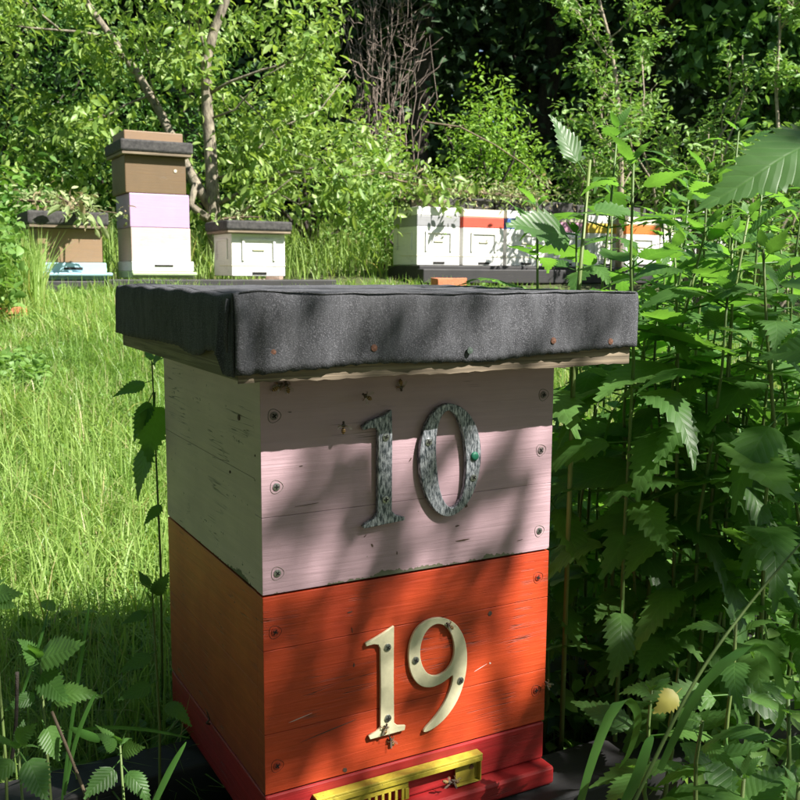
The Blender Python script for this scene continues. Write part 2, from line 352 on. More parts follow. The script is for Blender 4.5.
def tree(label, cat, base, limbs, twigs_per=5, twig_len=.7, per=14, spread=.12, L=.09, W=.045, mat='plum', bark='bark', extra=None, group=None, name='tree', hang=.5, twr=.006, gl=None, limb_name='branch', dens_from=.3, n=8):
    """limbs: list of (points, r0, r1). first is the trunk; leaves grow round twigs on the others."""
    root = empty(name, base, label, cat, group); cs = []
    for i, (pts, r0, r1) in enumerate(limbs):
        pts = [Vector(p) for p in pts]; k = len(pts)
        MB().tube(rel(pts, root), [r0+(r1-r0)*j/(k-1) for j in range(k)], n if i == 0 else 6).build('trunk' if i == 0 else limb_name, M[bark], root, smooth=True)
    tw = MB()
    for i, (pts, r0, r1) in enumerate(limbs):
        pts = [Vector(p) for p in pts]
        for q in range(twigs_per if i else max(1, twigs_per//2)):
            t = random.uniform(dens_from, 1)*(len(pts)-1); j = min(int(t), len(pts)-2); p = pts[j].lerp(pts[j+1], t-j)
            d = (pts[j+1]-pts[j]).normalized()+Vector([random.gauss(0, .8) for _ in range(3)])+Vector((0, 0, .25)); d.normalize()
            e = p+d*twig_len*random.uniform(.5, 1.2); path = wpath(p, e, 4, twig_len*.04, -.03)
            tw.tube(rel(path, root), [twr, twr*.8, twr*.6, twr*.5, twr*.3], 4, cap=False)
            for u in (.35, .55, .75, .95): cs.append(np.array(p.lerp(e, u)))
    if extra is not None and len(extra): cs += [np.array(c) for c in extra]
    if tw.v: tag(tw.build('twigs', M[bark], root), kind='stuff')
    if per and cs:
        P = clumps(np.array(cs), per, spread); cloud('crown', P, L, W, M[mat], root, hang, loc=tuple(base))
    return root

# unseen shade tree between hive and sun; its crown is shaped to cast chosen dapples
def inv(px, py):     # point of the hive's front face seen at a pixel -> its x, z
    d = AF+AR*(px-400)/FPX-AU*(py-400)/FPX; t = -CAM[1]/d[1]; p = CAM+d*t; return p[0], p[2]
LIT = [((330,466),(374,452),.026), ((283,580),(330,535),.032), ((330,535),(365,505),.026), ((285,468),(318,458),.020), ((425,565),(462,505),.016),
       ((520,505),(546,452),.018), ((500,545),(546,530),.012), ((405,462),(412,478),.018), ((376,600),(384,606),.017), ((465,728),(500,665),.034),
       ((500,665),(545,600),.040), ((545,570),(515,590),.022), ((350,748),(405,722),.013), ((276,768),(288,762),.012), ((440,470),(450,500),.02), ((300,540),(290,500),.012)]
SHD = [((273,550),(308,505),.022), ((318,455),(345,430),.016), ((345,495),(380,474),.018), ((384,570),(413,522),.022), ((451,530),(500,474),.022), ((482,540),(523,513),.016), ((500,446),(524,436),.014), ((420,445),(440,440),.012)]
LITX = [(inv(*a), inv(*b), r) for a, b, r in LIT]
SHDX = [(inv(*a), inv(*b), r) for a, b, r in SHD]
def litmask(x, z, tab=LITX, grow=.024):
    m_ = np.zeros(len(x), bool)
    for (a, b, r) in tab:
        ax, az = a; bx, bz = b; dx, dz = bx-ax, bz-az; L2 = dx*dx+dz*dz+1e-9
        t = np.clip(((x-ax)*dx+(z-az)*dz)/L2, 0, 1); m_ |= np.hypot(x-ax-t*dx, z-az-t*dz) < r+grow
    return m_
def shade_tree():
    base = Vector((3.7, -4.3, -.06)); root = empty('shade_tree', base, 'tall leafy tree, unseen behind the camera, crown shaped to throw dappled shade on the hive', 'tree')
    top = Vector((2.9, -3.4, 4.6))
    tp = wpath(base, top, 6, .05); MB().tube(rel(tp, root), [.14, .12, .11, .09, .07, .05, .03], 10).build('trunk', M['bark'], root, smooth=True)
    n = 9000
    y = rng.uniform(-3.6, -2.2, n)
    x0 = rng.uniform(-1.0, 1.25, n); z0 = rng.uniform(-.85, 1.5, n)
    nh = 2600; y = np.concatenate([y, rng.uniform(-3.2, -2.2, nh)]); x0 = np.concatenate([x0, rng.uniform(-.09, .56, nh)]); z0 = np.concatenate([z0, rng.uniform(.0, .83, nh)]); n += nh
    x = x0-.7*y; z = z0-1.33*y
    onh = (x0 > -.08) & (x0 < .56) & (z0 > .03) & (z0 < .82)
    lit = litmask(x0, z0)
    u = rng.uniform(size=n)
    dens = np.where(z0 > .72, .10, np.where(z0 > .43, .035, np.where(z0 < .16, .25, .5)))
    shd = litmask(x0, z0, SHDX, -.002)
    keep = onh & ((~lit & (u < dens)) | (shd & (u < .8)))
    cen = rng.uniform([-1.0, -.85], [1.25, 1.5], (46, 2)); near = np.min(np.hypot(x0[:, None]-cen[:, 0], z0[:, None]-cen[:, 1]), axis=1) < .13
    rim = (x0 < -.8) | (x0 > 1.05) | (z0 > 1.3)
    low = (z0 < .05) | (x0 > .6)
    hole = (x0 < -.07) & (x0 > -.27) & (z0 > .12) & (z0 < .26)
    back = ~hole & (x0 < -.06) & (x0 > -.7) & (z0 > -.1) & (z0 < 1.15)
    out = ~onh & ~lit & ((near & (rng.uniform(size=n) < .55)) | (low & (rng.uniform(size=n) < .55)))
    out = np.where(back, rng.uniform(size=n) < .42, out)
    out &= ~hole & ~((x0 > .52) & (z0 > .78) & (rng.uniform(size=n) < .9))
    k = keep | out
    P = np.stack([x, y, z], 1)[k]
    cloud('crown', P, .055, .036, M['shrub'], root, .2, tilt=1.2, loc=tuple(base))
    for e in ((2.0, -2.6, 3.6), (2.4, -2.9, 4.3), (3.4, -3.0, 3.5), (2.6, -3.4, 3.9)):
        j = random.randint(3, 5); MB().tube(rel(wpath(tp[j], e, 5, .04), root), [.04, .03, .024, .018, .012, .006], 6).build('branch', M['bark'], root, smooth=True)
shade_tree()

# ------------------------------------------------------------------ main hive
RT = Vector((.225, .225, .067)); LO = tuple(-RT)
hive = empty('beehive', RT, 'large two-box hive in front, lilac pink box numbered 10 above orange box numbered 19', 'beehive')
def part(name, lo, hi, mat, bevel=.0015, jit=0): return box(name, lo, hi, M[mat], hive, LO, bevel, jit)
W, D = .45, .452; TH = .024
# red floor
fl = part('bottom_board', (.0, .0, .0925), (W, D, .1515), 'red', .003)
box('floor_board', (.004, .03, .069), (W-.004, D-.01, .0915), M['red'], fl, bevel=.003)
lb = part('landing_board', (-.002, -.027, .064), (W+.001, .028, .0915), 'red', .004)
# orange box
def hive_box(name, z0, z1, cuts, fm, sm, gap):
    p = MB().quadbox((TH+.001, D-TH, z0+.001), (W-TH-.001, D, z1-.001)).build(name, M[sm], hive, LO, .001)   # the back wall carries the rest
    zs = [z0]+cuts+[z1]
    for a, b in zip(zs, zs[1:]):
        q = MB().quadbox((0, 0, a+gap/2), (W, TH, b-gap/2)); q.mi[5] = 1; q.build('front_plank', [M[fm], M[sm]], p, bevel=.0003+gap*.7)
    mid = z0+(z1-z0)*.52
    for x0, x1 in ((0.0005, TH), (W-TH, W-.0005)):
        for a, b in ((z0, mid), (mid, z1)):
            box('side_plank', (x0, TH+.0006, a+.0002), (x1, D-.0003, b-.0002), M[sm], p, bevel=.0008)
    return p
ob = hive_box('lower_box', .1535, .4205, [.236, .349], 'orange', 'faded_orange', .0006)
pb = hive_box('upper_box', .4232, .7045, [.5235], 'pink', 'palegreen', .0004)
# screws sunk in the fronts
def screw_mesh(r, name, m0, cross=True):
    b = MB(); n = 14
    b.v += [(0, -.0012, 0)]+[(r*math.cos(2*math.pi*k/n), -.0006, r*math.sin(2*math.pi*k/n)) for k in range(n)]+[(r*1.1*math.cos(2*math.pi*k/n), .001, r*1.1*math.sin(2*math.pi*k/n)) for k in range(n)]
    for k in range(n):
        k2 = (k+1) % n
        b.f.append((0, 1+k2, 1+k)); b.mi.append(0); b.f.append((1+k, 1+k2, 1+n+k2, 1+n+k)); b.mi.append(0)
    if cross:
        a = .3
        for ang in (a, a+math.pi/2):
            Mx = Matrix.Rotation(ang, 4, 'Y'); b.quadbox((-r*.62, -.0016, -r*.15), (r*.62, -.0009, r*.15), 1, Mx)  # raised dark bars, the slot's shade put into the colour
    me = bpy.data.meshes.new(name); me.from_pydata(b.v, [], b.f)
    me.materials.append(m0); me.materials.append(M['dark']); me.polygons.foreach_set('material_index', b.mi); me.update(); return me
scs = screw_mesh(.0048, 'screw', M['steel']); 
M['pinkdk'] = simple('paint_covered_screw', (.22, .17, .17), .6, 400, .5, .5); M['orgdk'] = simple('orange_paint_covered_screw', (.34, .035, .012), .5, 400, .5, .5)
scp = screw_mesh(.0052, 'screw', M['pinkdk']); sco = screw_mesh(.0052, 'screw', M['orgdk']); scb = screw_mesh(.0050, 'screw', M['steel'])
def ring(x, z, par, r=.0085, mat='dark'):
    b = MB(); n = 18; pts = []
    for k in range(n+1):
        a = 2*math.pi*k/n; rr = r*(1+.08*math.sin(3*a+x*90)); pts.append((x+rr*math.cos(a), -.0001, z+rr*math.sin(a)))
    b.tube(pts, .0005, 5, cap=False); return b.build('screw_ring', M[mat], par)
M['ringp'] = simple('cracked_paint', (.20, .16, .15), .8); M['ringo'] = simple('cracked_orange_paint', (.20, .03, .01), .8)
for (x, z, mm) in ((.02, .562, scs), (.02, .45, scs), (.43, .574, scp), (.431, .453, scs), (.018, .652, scp), (.432, .655, scp)):
    o = link('screw', mm, pb, (x, -.0004, z)); o.rotation_euler.y = random.uniform(0, 3); ring(x, z, pb, mat='ringp')
for (x, z) in ((.016, .373), (.017, .191), (.431, .382), (.433, .205)):
    o = link('screw', sco, ob, (x, -.0004, z)); o.rotation_euler.y = random.uniform(0, 3); ring(x, z, ob, mat='ringo')
# small scars in the paint: nail heads and chips
def speck(x, z, par, w, h, mat, rot=0):
    b = MB(); n = 9; vs = []
    for k in range(n):
        a = 2*math.pi*k/n; rr = random.uniform(.6, 1.1); vs.append((w*rr*math.cos(a), h*rr*math.sin(a)))
    c, s = math.cos(rot), math.sin(rot); base = len(b.v)
    b.v += [(x+p*c-q*s, -.0006, z+p*s+q*c) for p, q in vs]+[(x+(p*c-q*s)*1.1, .0003, z+(p*s+q*c)*1.1) for p, q in vs]
    b.f.append(tuple(range(n))); b.mi.append(0)
    for k in range(n): b.f.append((k, (k+1) % n, n+(k+1) % n, n+k)); b.mi.append(0)
    return b.build('paint_chip', M[mat], par)
M['scar'] = simple('bare_scar', (.09, .055, .04), .9, 200, .4, .3); M['scarl'] = simple('pale_scar', (.62, .50, .46), .8)
for (px, py, w_, h_, r_, par, mt) in ((466,505,.0025,.0045,.2,pb,'scar'),(457,526,.004,.0012,0,pb,'scar'),(301,466,.004,.0006,.1,pb,'scar'),(305,505,.018,.0004,.05,pb,'scar'),
        (365,536,.003,.0008,.6,pb,'scar'),(372,545,.0012,.003,.5,pb,'scar'),(397,553,.0008,.003,0,pb,'scar'),(410,460,.0008,.0035,-.6,pb,'scar'),(290,412,.003,.0005,0,pb,'scar'),
        (490,613,.0042,.0042,0,ob,'scar'),(350,612,.004,.001,.1,ob,'scar'),(352,630,.0006,.004,.2,ob,'scar'),(354,665,.0016,.0028,0,ob,'scar'),(490,663,.0018,.0014,0,ob,'scarl'),
        (480,668,.012,.0005,.33,ob,'scarl'),(300,718,.016,.0005,.18,ob,'scarl'),(330,730,.045,.0007,.16,ob,'scar'),(520,540,.006,.0005,.1,ob,'scar'),(345,770,.003,.004,.6,ob,'scar'),(463,540,.012,.0012,.02,pb,'scar')):
    x, z = inv(px, py); speck(x, z, par, w_, h_, mt, r_)
# side wall marks
for (y, z, r_) in ((.08, .64, .004), (.12, .56, .002), (.02, .60, .0015)):
    b = MB(); b.tube([(-.0006, y, z), (.0008, y, z)], r_, 8); b.build('knot', M['scar'], pb)
# a curl of peeled dark twine stuck at the bottom seam
MB().tube([(-.002, .232, .150), (-.008, .226, .156), (-.007, .215, .166), (-.010, .217, .178)], [.0018, .0018, .0014, .001], 6).build('splinter', M['scar'], ob)

# digits: outlines on the front face, real thickness with bevelled edges
def smooth(pts, it=2):
    for _ in range(it):
        out = []
        for i in range(len(pts)):
            a, b = pts[i], pts[(i+1) % len(pts)]; out += [(.75*a[0]+.25*b[0], .75*a[1]+.25*b[1]), (.25*a[0]+.75*b[0], .25*a[1]+.75*b[1])]
        pts = out
    return pts
def digit(name, loops, mat, y, th, par, bev=.0006):
    cu = bpy.data.curves.new(name, 'CURVE'); cu.dimensions = '2D'; cu.fill_mode = 'BOTH'; cu.extrude = th/2-bev; cu.bevel_depth = bev; cu.bevel_resolution = 1; cu.offset = -bev
    for pts in loops:
        s = cu.splines.new('POLY'); s.points.add(len(pts)-1)
        for i, (x, z) in enumerate(pts): s.points[i].co = (x, z, 0, 1)
        s.use_cyclic_u = True
    tmp = bpy.data.objects.new('tmp', cu); C.objects.link(tmp); bpy.context.view_layer.update()
    me = bpy.data.meshes.new_from_object(tmp.evaluated_get(bpy.context.evaluated_depsgraph_get())); bpy.data.objects.remove(tmp)
    me.transform(Matrix.Translation((0, y, 0)) @ Matrix.Rotation(math.pi/2, 4, 'X'))
    me.materials.clear(); me.materials.append(mat); me.name = name
    return link(name, me, par)
one10 = [[.179,.65],[.180,.61],[.180,.556],[.180,.514],[.186,.508],[.2,.503],[.199,.499],[.139,.495],[.137,.498],[.142,.502],[.154,.507],[.159,.514],[.159,.558],[.159,.624],[.155,.628],[.146,.628],[.138,.626],[.136,.631],[.147,.638],[.166,.643],[.175,.648]]
zo = [[.272,.654],[.295,.643],[.311,.622],[.319,.598],[.321,.571],[.316,.542],[.304,.515],[.287,.500],[.268,.494],[.249,.503],[.233,.526],[.223,.557],[.221,.585],[.224,.607],[.231,.628],[.244,.645],[.256,.652]]
zi = [[.270,.644],[.282,.632],[.291,.609],[.296,.578],[.296,.55],[.293,.528],[.285,.512],[.273,.506],[.261,.517],[.253,.538],[.249,.566],[.247,.594],[.248,.616],[.253,.633],[.261,.643]]
one19 = [[.186,.352],[.186,.282],[.187,.213],[.193,.207],[.205,.2045],[.204,.198],[.15,.197],[.148,.203],[.160,.2055],[.166,.211],[.166,.268],[.165,.324],[.162,.330],[.155,.332],[.144,.331],[.143,.336],[.157,.340],[.172,.346]]
nine_o = [[.233,.190],[.236,.186],[.255,.19],[.276,.204],[.293,.226],[.303,.254],[.306,.284],[.302,.311],[.29,.333],[.275,.346],[.255,.353],[.235,.351],[.219,.341],[.21,.321],[.209,.301],[.212,.281],[.221,.264],[.232,.255],[.246,.251],[.261,.253],[.273,.258],[.283,.264],[.280,.246],[.268,.222],[.253,.205]]
nine_i = [[.255,.344],[.241,.340],[.231,.327],[.227,.31],[.229,.291],[.238,.274],[.25,.267],[.262,.267],[.275,.274],[.283,.288],[.284,.305],[.279,.324],[.268,.338]]
def orderd(pts): return [tuple(p) for p in pts]
t1 = digit('number_one', [orderd(one10)], M['zinc'], -.0052, .0075, pb, .001); t1['label'] = 'weathered zinc figure 1 of the number 10'
t0 = digit('number_zero', [smooth(orderd(zo)), smooth(orderd(zi))], M['zinc'], -.0052, .0075, pb, .001); t0['label'] = 'weathered zinc figure 0 of the number 10'
n1 = digit('number_one', [orderd(one19)], M['cream'], -.0032, .0045, ob); n1['label'] = 'cream figure 1 of the number 19'
n9 = digit('number_nine', [smooth(orderd(nine_o)), smooth(orderd(nine_i))], M['cream'], -.0032, .0045, ob); n9['label'] = 'cream figure 9 of the number 19'
for x, z in ((.170, .615), (.170, .531), (.235, .603), (.308, .547)): link('screw', scb, pb, (x, -.0096, z)).rotation_euler.y = random.uniform(0, 3)
for x, z in ((.176, .324), (.177, .222), (.220, .297), (.294, .252)): link('screw', scb, ob, (x, -.0064, z)).rotation_euler.y = random.uniform(0, 3)
b = MB(); b.tube([(.309, -.008, .577), (.309, -.0095, .577), (.309, -.0115, .577), (.309, -.0122, .577)], [.0062, .0066, .0055, .003], 12); b.build('paint_dab', M['green_paint'], pb, smooth=True)

# yellow entrance gate
g = part('entrance_gate', (.066, -.0165, .1345), (.328, -.0006, .1380), 'yellow', .0008)
G = lambda nm, lo, hi: box(nm, lo, hi, M['yellow'], g, bevel=.0006)
G('gate_lip', (.068, -.0168, .127), (.3275, -.0142, .1341))
G('gate_back', (.080, -.0030, .120), (.3275, -.0008, .1341))
G('end_plate', (.288, -.0062, .0960), (.3275, -.0038, .1341))
G('end_foot', (.287, -.0125, .0940), (.3275, -.0045, .0958))
G('stop', (.3255, -.0140, .0962), (.3275, -.0065, .126))
G('comb_top', (.068, -.0136, .117), (.206, -.0110, .1341))
G('comb_bottom', (.080, -.0136, .0945), (.200, -.0110, .0985))
G('comb_end', (.2005, -.0150, .100), (.2065, -.0100, .1165))
for k in range(12):
    x = .080+k*.0105; G('comb_tooth', (x, -.0136, .0987), (x+.0042, -.0110, .1168))
MB().tube([(.315, -.0075, .116), (.315, -.006, .116)], .0036, 10).build('bolt', M['rust'], g)


# lid: boards, felt, nails
lid = part('lid', (-.0517, -.0685, .7055), (.527, .509, .792), 'rawwood_green', .002)
# front edge board of the lid, its lower edge ragged
def ragged():
    b = MB(); n = 60; x0, x1 = -.0517, .527
    for i in range(n+1):
        x = x0+(x1-x0)*i/n; r = .0008*math.sin(i*.37)+.0005*math.sin(i*2.3+1)+random.uniform(-.0004, .0004)
        b.v += [(x, -.0715, .790), (x, -.0715, .703+r), (x, -.0690, .7025+r), (x, -.0690, .790)]
    for i in range(n):
        a = i*4; c = a+4
        for k in range(4): k2 = (k+1) % 4; b.f.append((a+k, c+k, c+k2, a+k2)); b.mi.append(0)
    b.f += [(0, 1, 2, 3), (n*4+3, n*4+2, n*4+1, n*4)]; b.mi += [0, 0]
    o = b.build('edge_board', M['rawwood'], lid); return o
ragged()
def felt_cover():
    V = []; F = []
    x0, x1, y0, y1, zt = -.0575, .5330, -.0770, .5150, .8025
    def h(x, y):
        return .0008*math.sin(x*9+y*7)+.0004*math.sin(x*41-y*23+1)+.0007*(math.sin(x*23+1)*math.sin(x*61))+.0012*math.sin(y*61+x*13)+.0035*math.exp(-((x+.02)/.03)**2)
    nu = 110
    def sheet(P0, P1, out, bottom, wob, fold=0):
        """a strip from the top inwards, over the rounded edge and down to a wavy lower edge"""
        b = len(V); P0, P1, out = Vector(P0), Vector(P1), Vector(out); nv = 16
        for i in range(nu+1):
            t = i/nu; p = P0.lerp(P1, t); bz = bottom(t)
            for j in range(nv):
                if j < 3: q = p-out*(.010-.0035*j)*1.0; z = zt
                elif j < 7:
                    a = (j-2)/5*math.pi/2; q = p-out*.003+out*.003*math.sin(a)+out*.0; z = zt-.007*(1-math.cos(a))
                else:
                    s = (j-6)/(nv-7); q = p+out*wob(t, s); z = (zt-.007)*(1-s)+bz*s
                z += h(q.x, q.y)*max(0, 1-max(0, j-4)/9) if j < 13 else 0
                V.append((q.x, q.y, z))
        for i in range(nu):
            for j in range(nv-1):
                a = b+i*nv+j; F.append((a, a+1, a+nv+1, a+nv))
    import bisect
    def pw(pts):
        xs = [p[0] for p in pts]
        def f(t):
            k = min(max(bisect.bisect_right(xs, t)-1, 0), len(pts)-2); a, b_ = pts[k], pts[k+1]; u = (t-a[0])/(b_[0]-a[0]+1e-9); u = min(max(u, 0), 1); u = u*u*(3-2*u)
            return a[1]+(b_[1]-a[1])*u
        return f
    fb = pw([(0, .713), (.05, .7135), (.14, .716), (.29, .720), (.43, .718), (.56, .715), (.74, .722), (.9, .726), (1, .727)])
    sheet((x0, y0, 0), (x1, y0, 0), (0, -1, 0), lambda t: fb(t)+.0008*math.sin(t*190)+.0006*math.sin(t*410+1),
          lambda t, s: .0016*math.sin(t*9)+.0014*s*math.sin(t*17+1)+.0012*math.sin(t*60+s*4)*s+.004*math.exp(-((t-.012)/.012)**2)*(1-s*.4)-.006*math.exp(-((t-.042)/.010)**2)*(.3+s*.7))
    lbm = pw([(0, .711), (.055, .711), (.06, .733), (.10, .737), (.16, .735), (.20, .727), (.25, .725), (.30, .726), (.40, .731), (.55, .730), (.8, .727), (1, .727)])
    sheet((x0, y0+.003, 0), (x0, y1, 0), (-1, 0, 0), lambda t: lbm(t)+.0007*math.sin(t*170),
          lambda t, s: .0010+.0022*math.sin(t*8+.6)*s+.0006*math.sin(t*31)*s+(.005*math.exp(-((t-.068)/.012)**2)*(s*.9+.1) if t >= .055 else -.002))
    sheet((x1, y0, 0), (x1, y1, 0), (1, 0, 0), lambda t: .727+.001*math.sin(t*90), lambda t, s: .001+.002*math.sin(t*12)*s)
    sheet((x0, y1, 0), (x1, y1, 0), (0, 1, 0), lambda t: .728+.001*math.sin(t*90), lambda t, s: .001+.002*math.sin(t*12)*s)
    b = len(V); n = 90
    for i in range(n+1):
        for j in range(n+1):
            x = x0+.0095+(x1-x0-.019)*i/n; y = y0+.0095+(y1-y0-.019)*j/n; V.append((x, y, zt+h(x, y)))
    for i in range(n):
        for j in range(n): a = b+i*(n+1)+j; F.append((a, a+n+1, a+n+2, a+1))
    o = link('felt_cover', np_mesh('felt_cover', V, F, M['felt'], True), lid)
    s = o.modifiers.new('thick', 'SOLIDIFY'); s.thickness = .003; s.offset = 0
    # the overlap strip that runs along the top edge, and the torn seam at the corner
    MB().tube([(-.051+i*.02, -.0775+.001*math.sin(i*1.3), .8038+h(-.05+i*.02, -.077)+.0006*math.sin(i*2.1)) for i in range(30)], [.0008+.0005*abs(math.sin(i*1.7)) for i in range(30)], 6).build('felt_fold', M['felt'], lid, smooth=True)
    MB().tube([(-.0600, -.0660, .7985), (-.0625, -.0645, .78), (-.0635, -.0650, .76), (-.0625, -.0660, .738)], [.003, .0032, .003, .0015], 8).build('felt_fold', M['felt'], lid, smooth=True)
felt_cover()
nail = screw_mesh(.0042, 'nail', M['rust'], False)
for (x, z) in ((-.012, .738), (.116, .739), (.385, .740), (.484, .736)): link('nail', nail, lid, (x, -.0802, z))
M['mossnail'] = simple('greenish_nail', (.06, .085, .07), .7, 300, .3, .4)
link('nail', screw_mesh(.0042, 'nail', M['mossnail'], False), lid, (.253, -.0800, .731))

# black rails under the front hive
for (y0, y1, lab, zt) in ((-.060, .055, 'weathered black timber rail in front, under the orange hive', .0625), (.272, .362, 'black timber rail under the back of the orange hive', .0675)):
    b = MB(); n = 24; x0, x1 = -2.4, 2.6
    for i in range(n+1):
        x = x0+(x1-x0)*i/n; k = lambda: random.uniform(-.0012, .0012)
        b.v += [(x, y0+k(), -.05), (x, y1+k(), -.05), (x, y1+k(), zt-random.uniform(0, .0015)), (x, y0+k(), zt-random.uniform(0, .0015))]
    for i in range(n):
        a = i*4; c = a+4
        for q in range(4): q2 = (q+1) % 4; b.f.append((a+q, a+q2, c+q2, c+q)); b.mi.append(0)
    b.f += [(3, 2, 1, 0), (n*4, n*4+1, n*4+2, n*4+3)]; b.mi += [0, 0]
    o = b.build('timber_rail', M['black_wood'], bevel=.004); tag(o, lab, 'timber rail', 'black rails under the front hive')

# ------------------------------------------------------------------ bees
def bee_proto():
    b = MB()
    prof = [(-.0075, .0004), (-.0066, .0013), (-.0052, .0021), (-.0036, .0024), (-.0018, .0021), (-.0006, .0009), (.0004, .0016), (.0018, .0021), (.0032, .0018), (.0040, .0009), (.0046, .0013), (.0056, .0014), (.0064, .0006)]
    b.tube([(x, 0, .0024+(-.0006 if x < -.005 else 0)) for x, r in prof], [r for x, r in prof], 10)
    me = bpy.data.meshes.new('body'); me.from_pydata(b.v, [], b.f); me.materials.append(M['bee']); me.polygons.foreach_set('use_smooth', [True]*len(b.f)); me.update()
    wg = bpy.data.meshes.new('wing'); wg.from_pydata([(.002, 0, 0), (-.001, .0018, .0003), (-.0055, .0032, .0002), (-.0078, .0022, 0), (-.0066, .0006, -.0001), (-.002, -.0004, 0)], [], [(0, 1, 2, 3, 4, 5)]); wg.materials.append(M['wing']); wg.update()
    l = MB(); l.tube([(0, 0, 0), (0, .0030, .0008), (0, .0050, -.0020)], [.0004, .0003, .0002], 5)
    lg = bpy.data.meshes.new('leg'); lg.from_pydata(l.v, [], l.f); lg.materials.append(M['bee']); lg.update()
    return me, wg, lg
BM, BW, BL = bee_proto()
def bee(loc, normal, head, label, open_=.16, group='honeybees at the front hive', sc=1.2):
    r = empty('honeybee', loc, label, 'bee', group)
    n = Vector(normal).normalized(); x = Vector(head); x = (x-n*x.dot(n)).normalized(); y = n.cross(x)
    r.rotation_euler = Matrix((x, y, n)).transposed().to_euler(); r.scale = (sc, sc, sc)
    link('body', BM, r)
    for s in (1, -1):
        wv = link('wing', BW, r, (.0015, s*.0010, .0046)); wv.scale = (1.1, s, 1); wv.rotation_euler = (0, .12, -s*open_)
        for q, xx in enumerate((.0028, .0015, 0)):
            lg = link('leg', BL, r, (xx, s*.001, .0018)); lg.scale = (1, s, 1); lg.rotation_euler.z = s*(-.6, -.1, .6)[q]*-1
F_ = (0, -1, 0)
bee((.172, -.0062, .209), F_, (.25, 0, 1), 'bee climbing onto the foot of the cream figure 1')
bee((.184, -.0008, .186), F_, (-.45, 0, 1), 'bee on the orange board just under the cream figure 1')
bee((.273, -.0056, .338), F_, (-.7, 0, .7), 'bee on the top curve of the cream figure 9')
bee((.266, -.018, .112), F_, (.8, 0, -.3), 'bee at the left edge of the yellow gate end plate', .5)
bee((.284, -.0085, .104), F_, (-1, 0, .5), 'pale bee in front of the yellow gate end plate', .5)
bee((.262, -.0285, .0765), F_, (-.5, 0, 1), 'dark bee on the front edge of the red landing board')
bee((.448, -.006, .215), F_, (-.6, 0, .6), 'bee on the right edge of the orange box')
bee((.106, -.012, .633), (0, -1, .2), (.1, 0, 1), 'striped bee hovering left of the zinc figure 1', .9)
bee((.022, -.001, .6885), F_, (.6, 0, .4), 'dark bee tucked under the lid at the far left')
bee((.034, -.001, .6880), F_, (-.3, 0, 1), 'second dark bee under the lid beside the far left one')
bee((.139, -.012, .671), F_, (-.8, 0, .5), 'dark bee under the lid above the zinc figure 1', .6)
bee((.195, -.001, .681), F_, (.1, 0, -1), 'dark bee hanging head down under the lid between the figures', .4)

# ------------------------------------------------------------------ background hives
def shell(name, lo, hi, mat, par, bev=.006): return box(name, lo, hi, M[mat], par, bevel=bev)
def lid_bg(par, x0, x1, y0, y1, z, h, wood=True):
    l = shell('lid', (x0, y0, z+.022), (x1, y1, z+.022+h), 'felt_old', par, .015)
    if wood: box('lid_board', (x0+.012, y0+.01, z+.001), (x1-.012, y1-.01, z+.021), M['rawwood'], l, bevel=.003)
    return l
def root_at(px, py, d, label, name='beehive', group='hives on the rails behind', dz=0):
    p = at(px, py, d); return empty(name, (p.x, p.y, p.z+dz), label, 'beehive', group)
# brown box on light blue floor
h1 = root_at(39, 280, 6.8, 'low brown hive on a light blue floor, at the far left')
shell('floor', (-.02, -.03, 0), (.47, .45, .125), 'blue', h1)
fr = shell('landing_board', (-.05, -.10, .03), (.50, -.031, .055), 'blue', h1, .01)
box('entrance', (.17, -.034, .075), (.30, -.0305, .092), M['dark'], h1)  # flat dark plate, coloured like the shade in the opening
shell('brood_box', (0, 0, .126), (.45, .45, .37), 'brown2', h1)
lid_bg(h1, -.07, .49, -.07, .50, .371, .095)
# tall stack
h2 = root_at(133, 278, 7.1, 'tall narrow hive of stacked brown, lilac and pale rose boxes')
shell('floor', (-.01, -.02, 0), (.46, .45, .05), 'mint', h2); shell('floor_front', (-.01, -.021, .051), (.46, .45, .125), 'white', h2)
shell('landing_board', (-.02, -.08, .02), (.47, -.0215, .045), 'mint', h2, .008)
box('entrance', (.16, -.025, .085), (.30, -.0215, .1), M['dark'], h2)  # dark plate in place of a shaded opening
shell('rose_box', (-.005, 0, .126), (.445, .45, .375), 'rose', h2); shell('lilac_box', (-.01, -.002, .376), (.44, .448, .625), 'lilac', h2)
bb = shell('brown_box', (-.035, 0, .626), (.42, .45, .90), 'brown', h2)
MB().tube([(.34, -.004, .8), (.34, .001, .8)], .012, 10).build('peg_hole', M['whitecream'], bb)
lid_bg(h2, -.075, .465, -.06, .50, .901, .085)
shell('feeder', (-.02, .06, 1.009), (.42, .45, 1.085), 'brown2', h2)
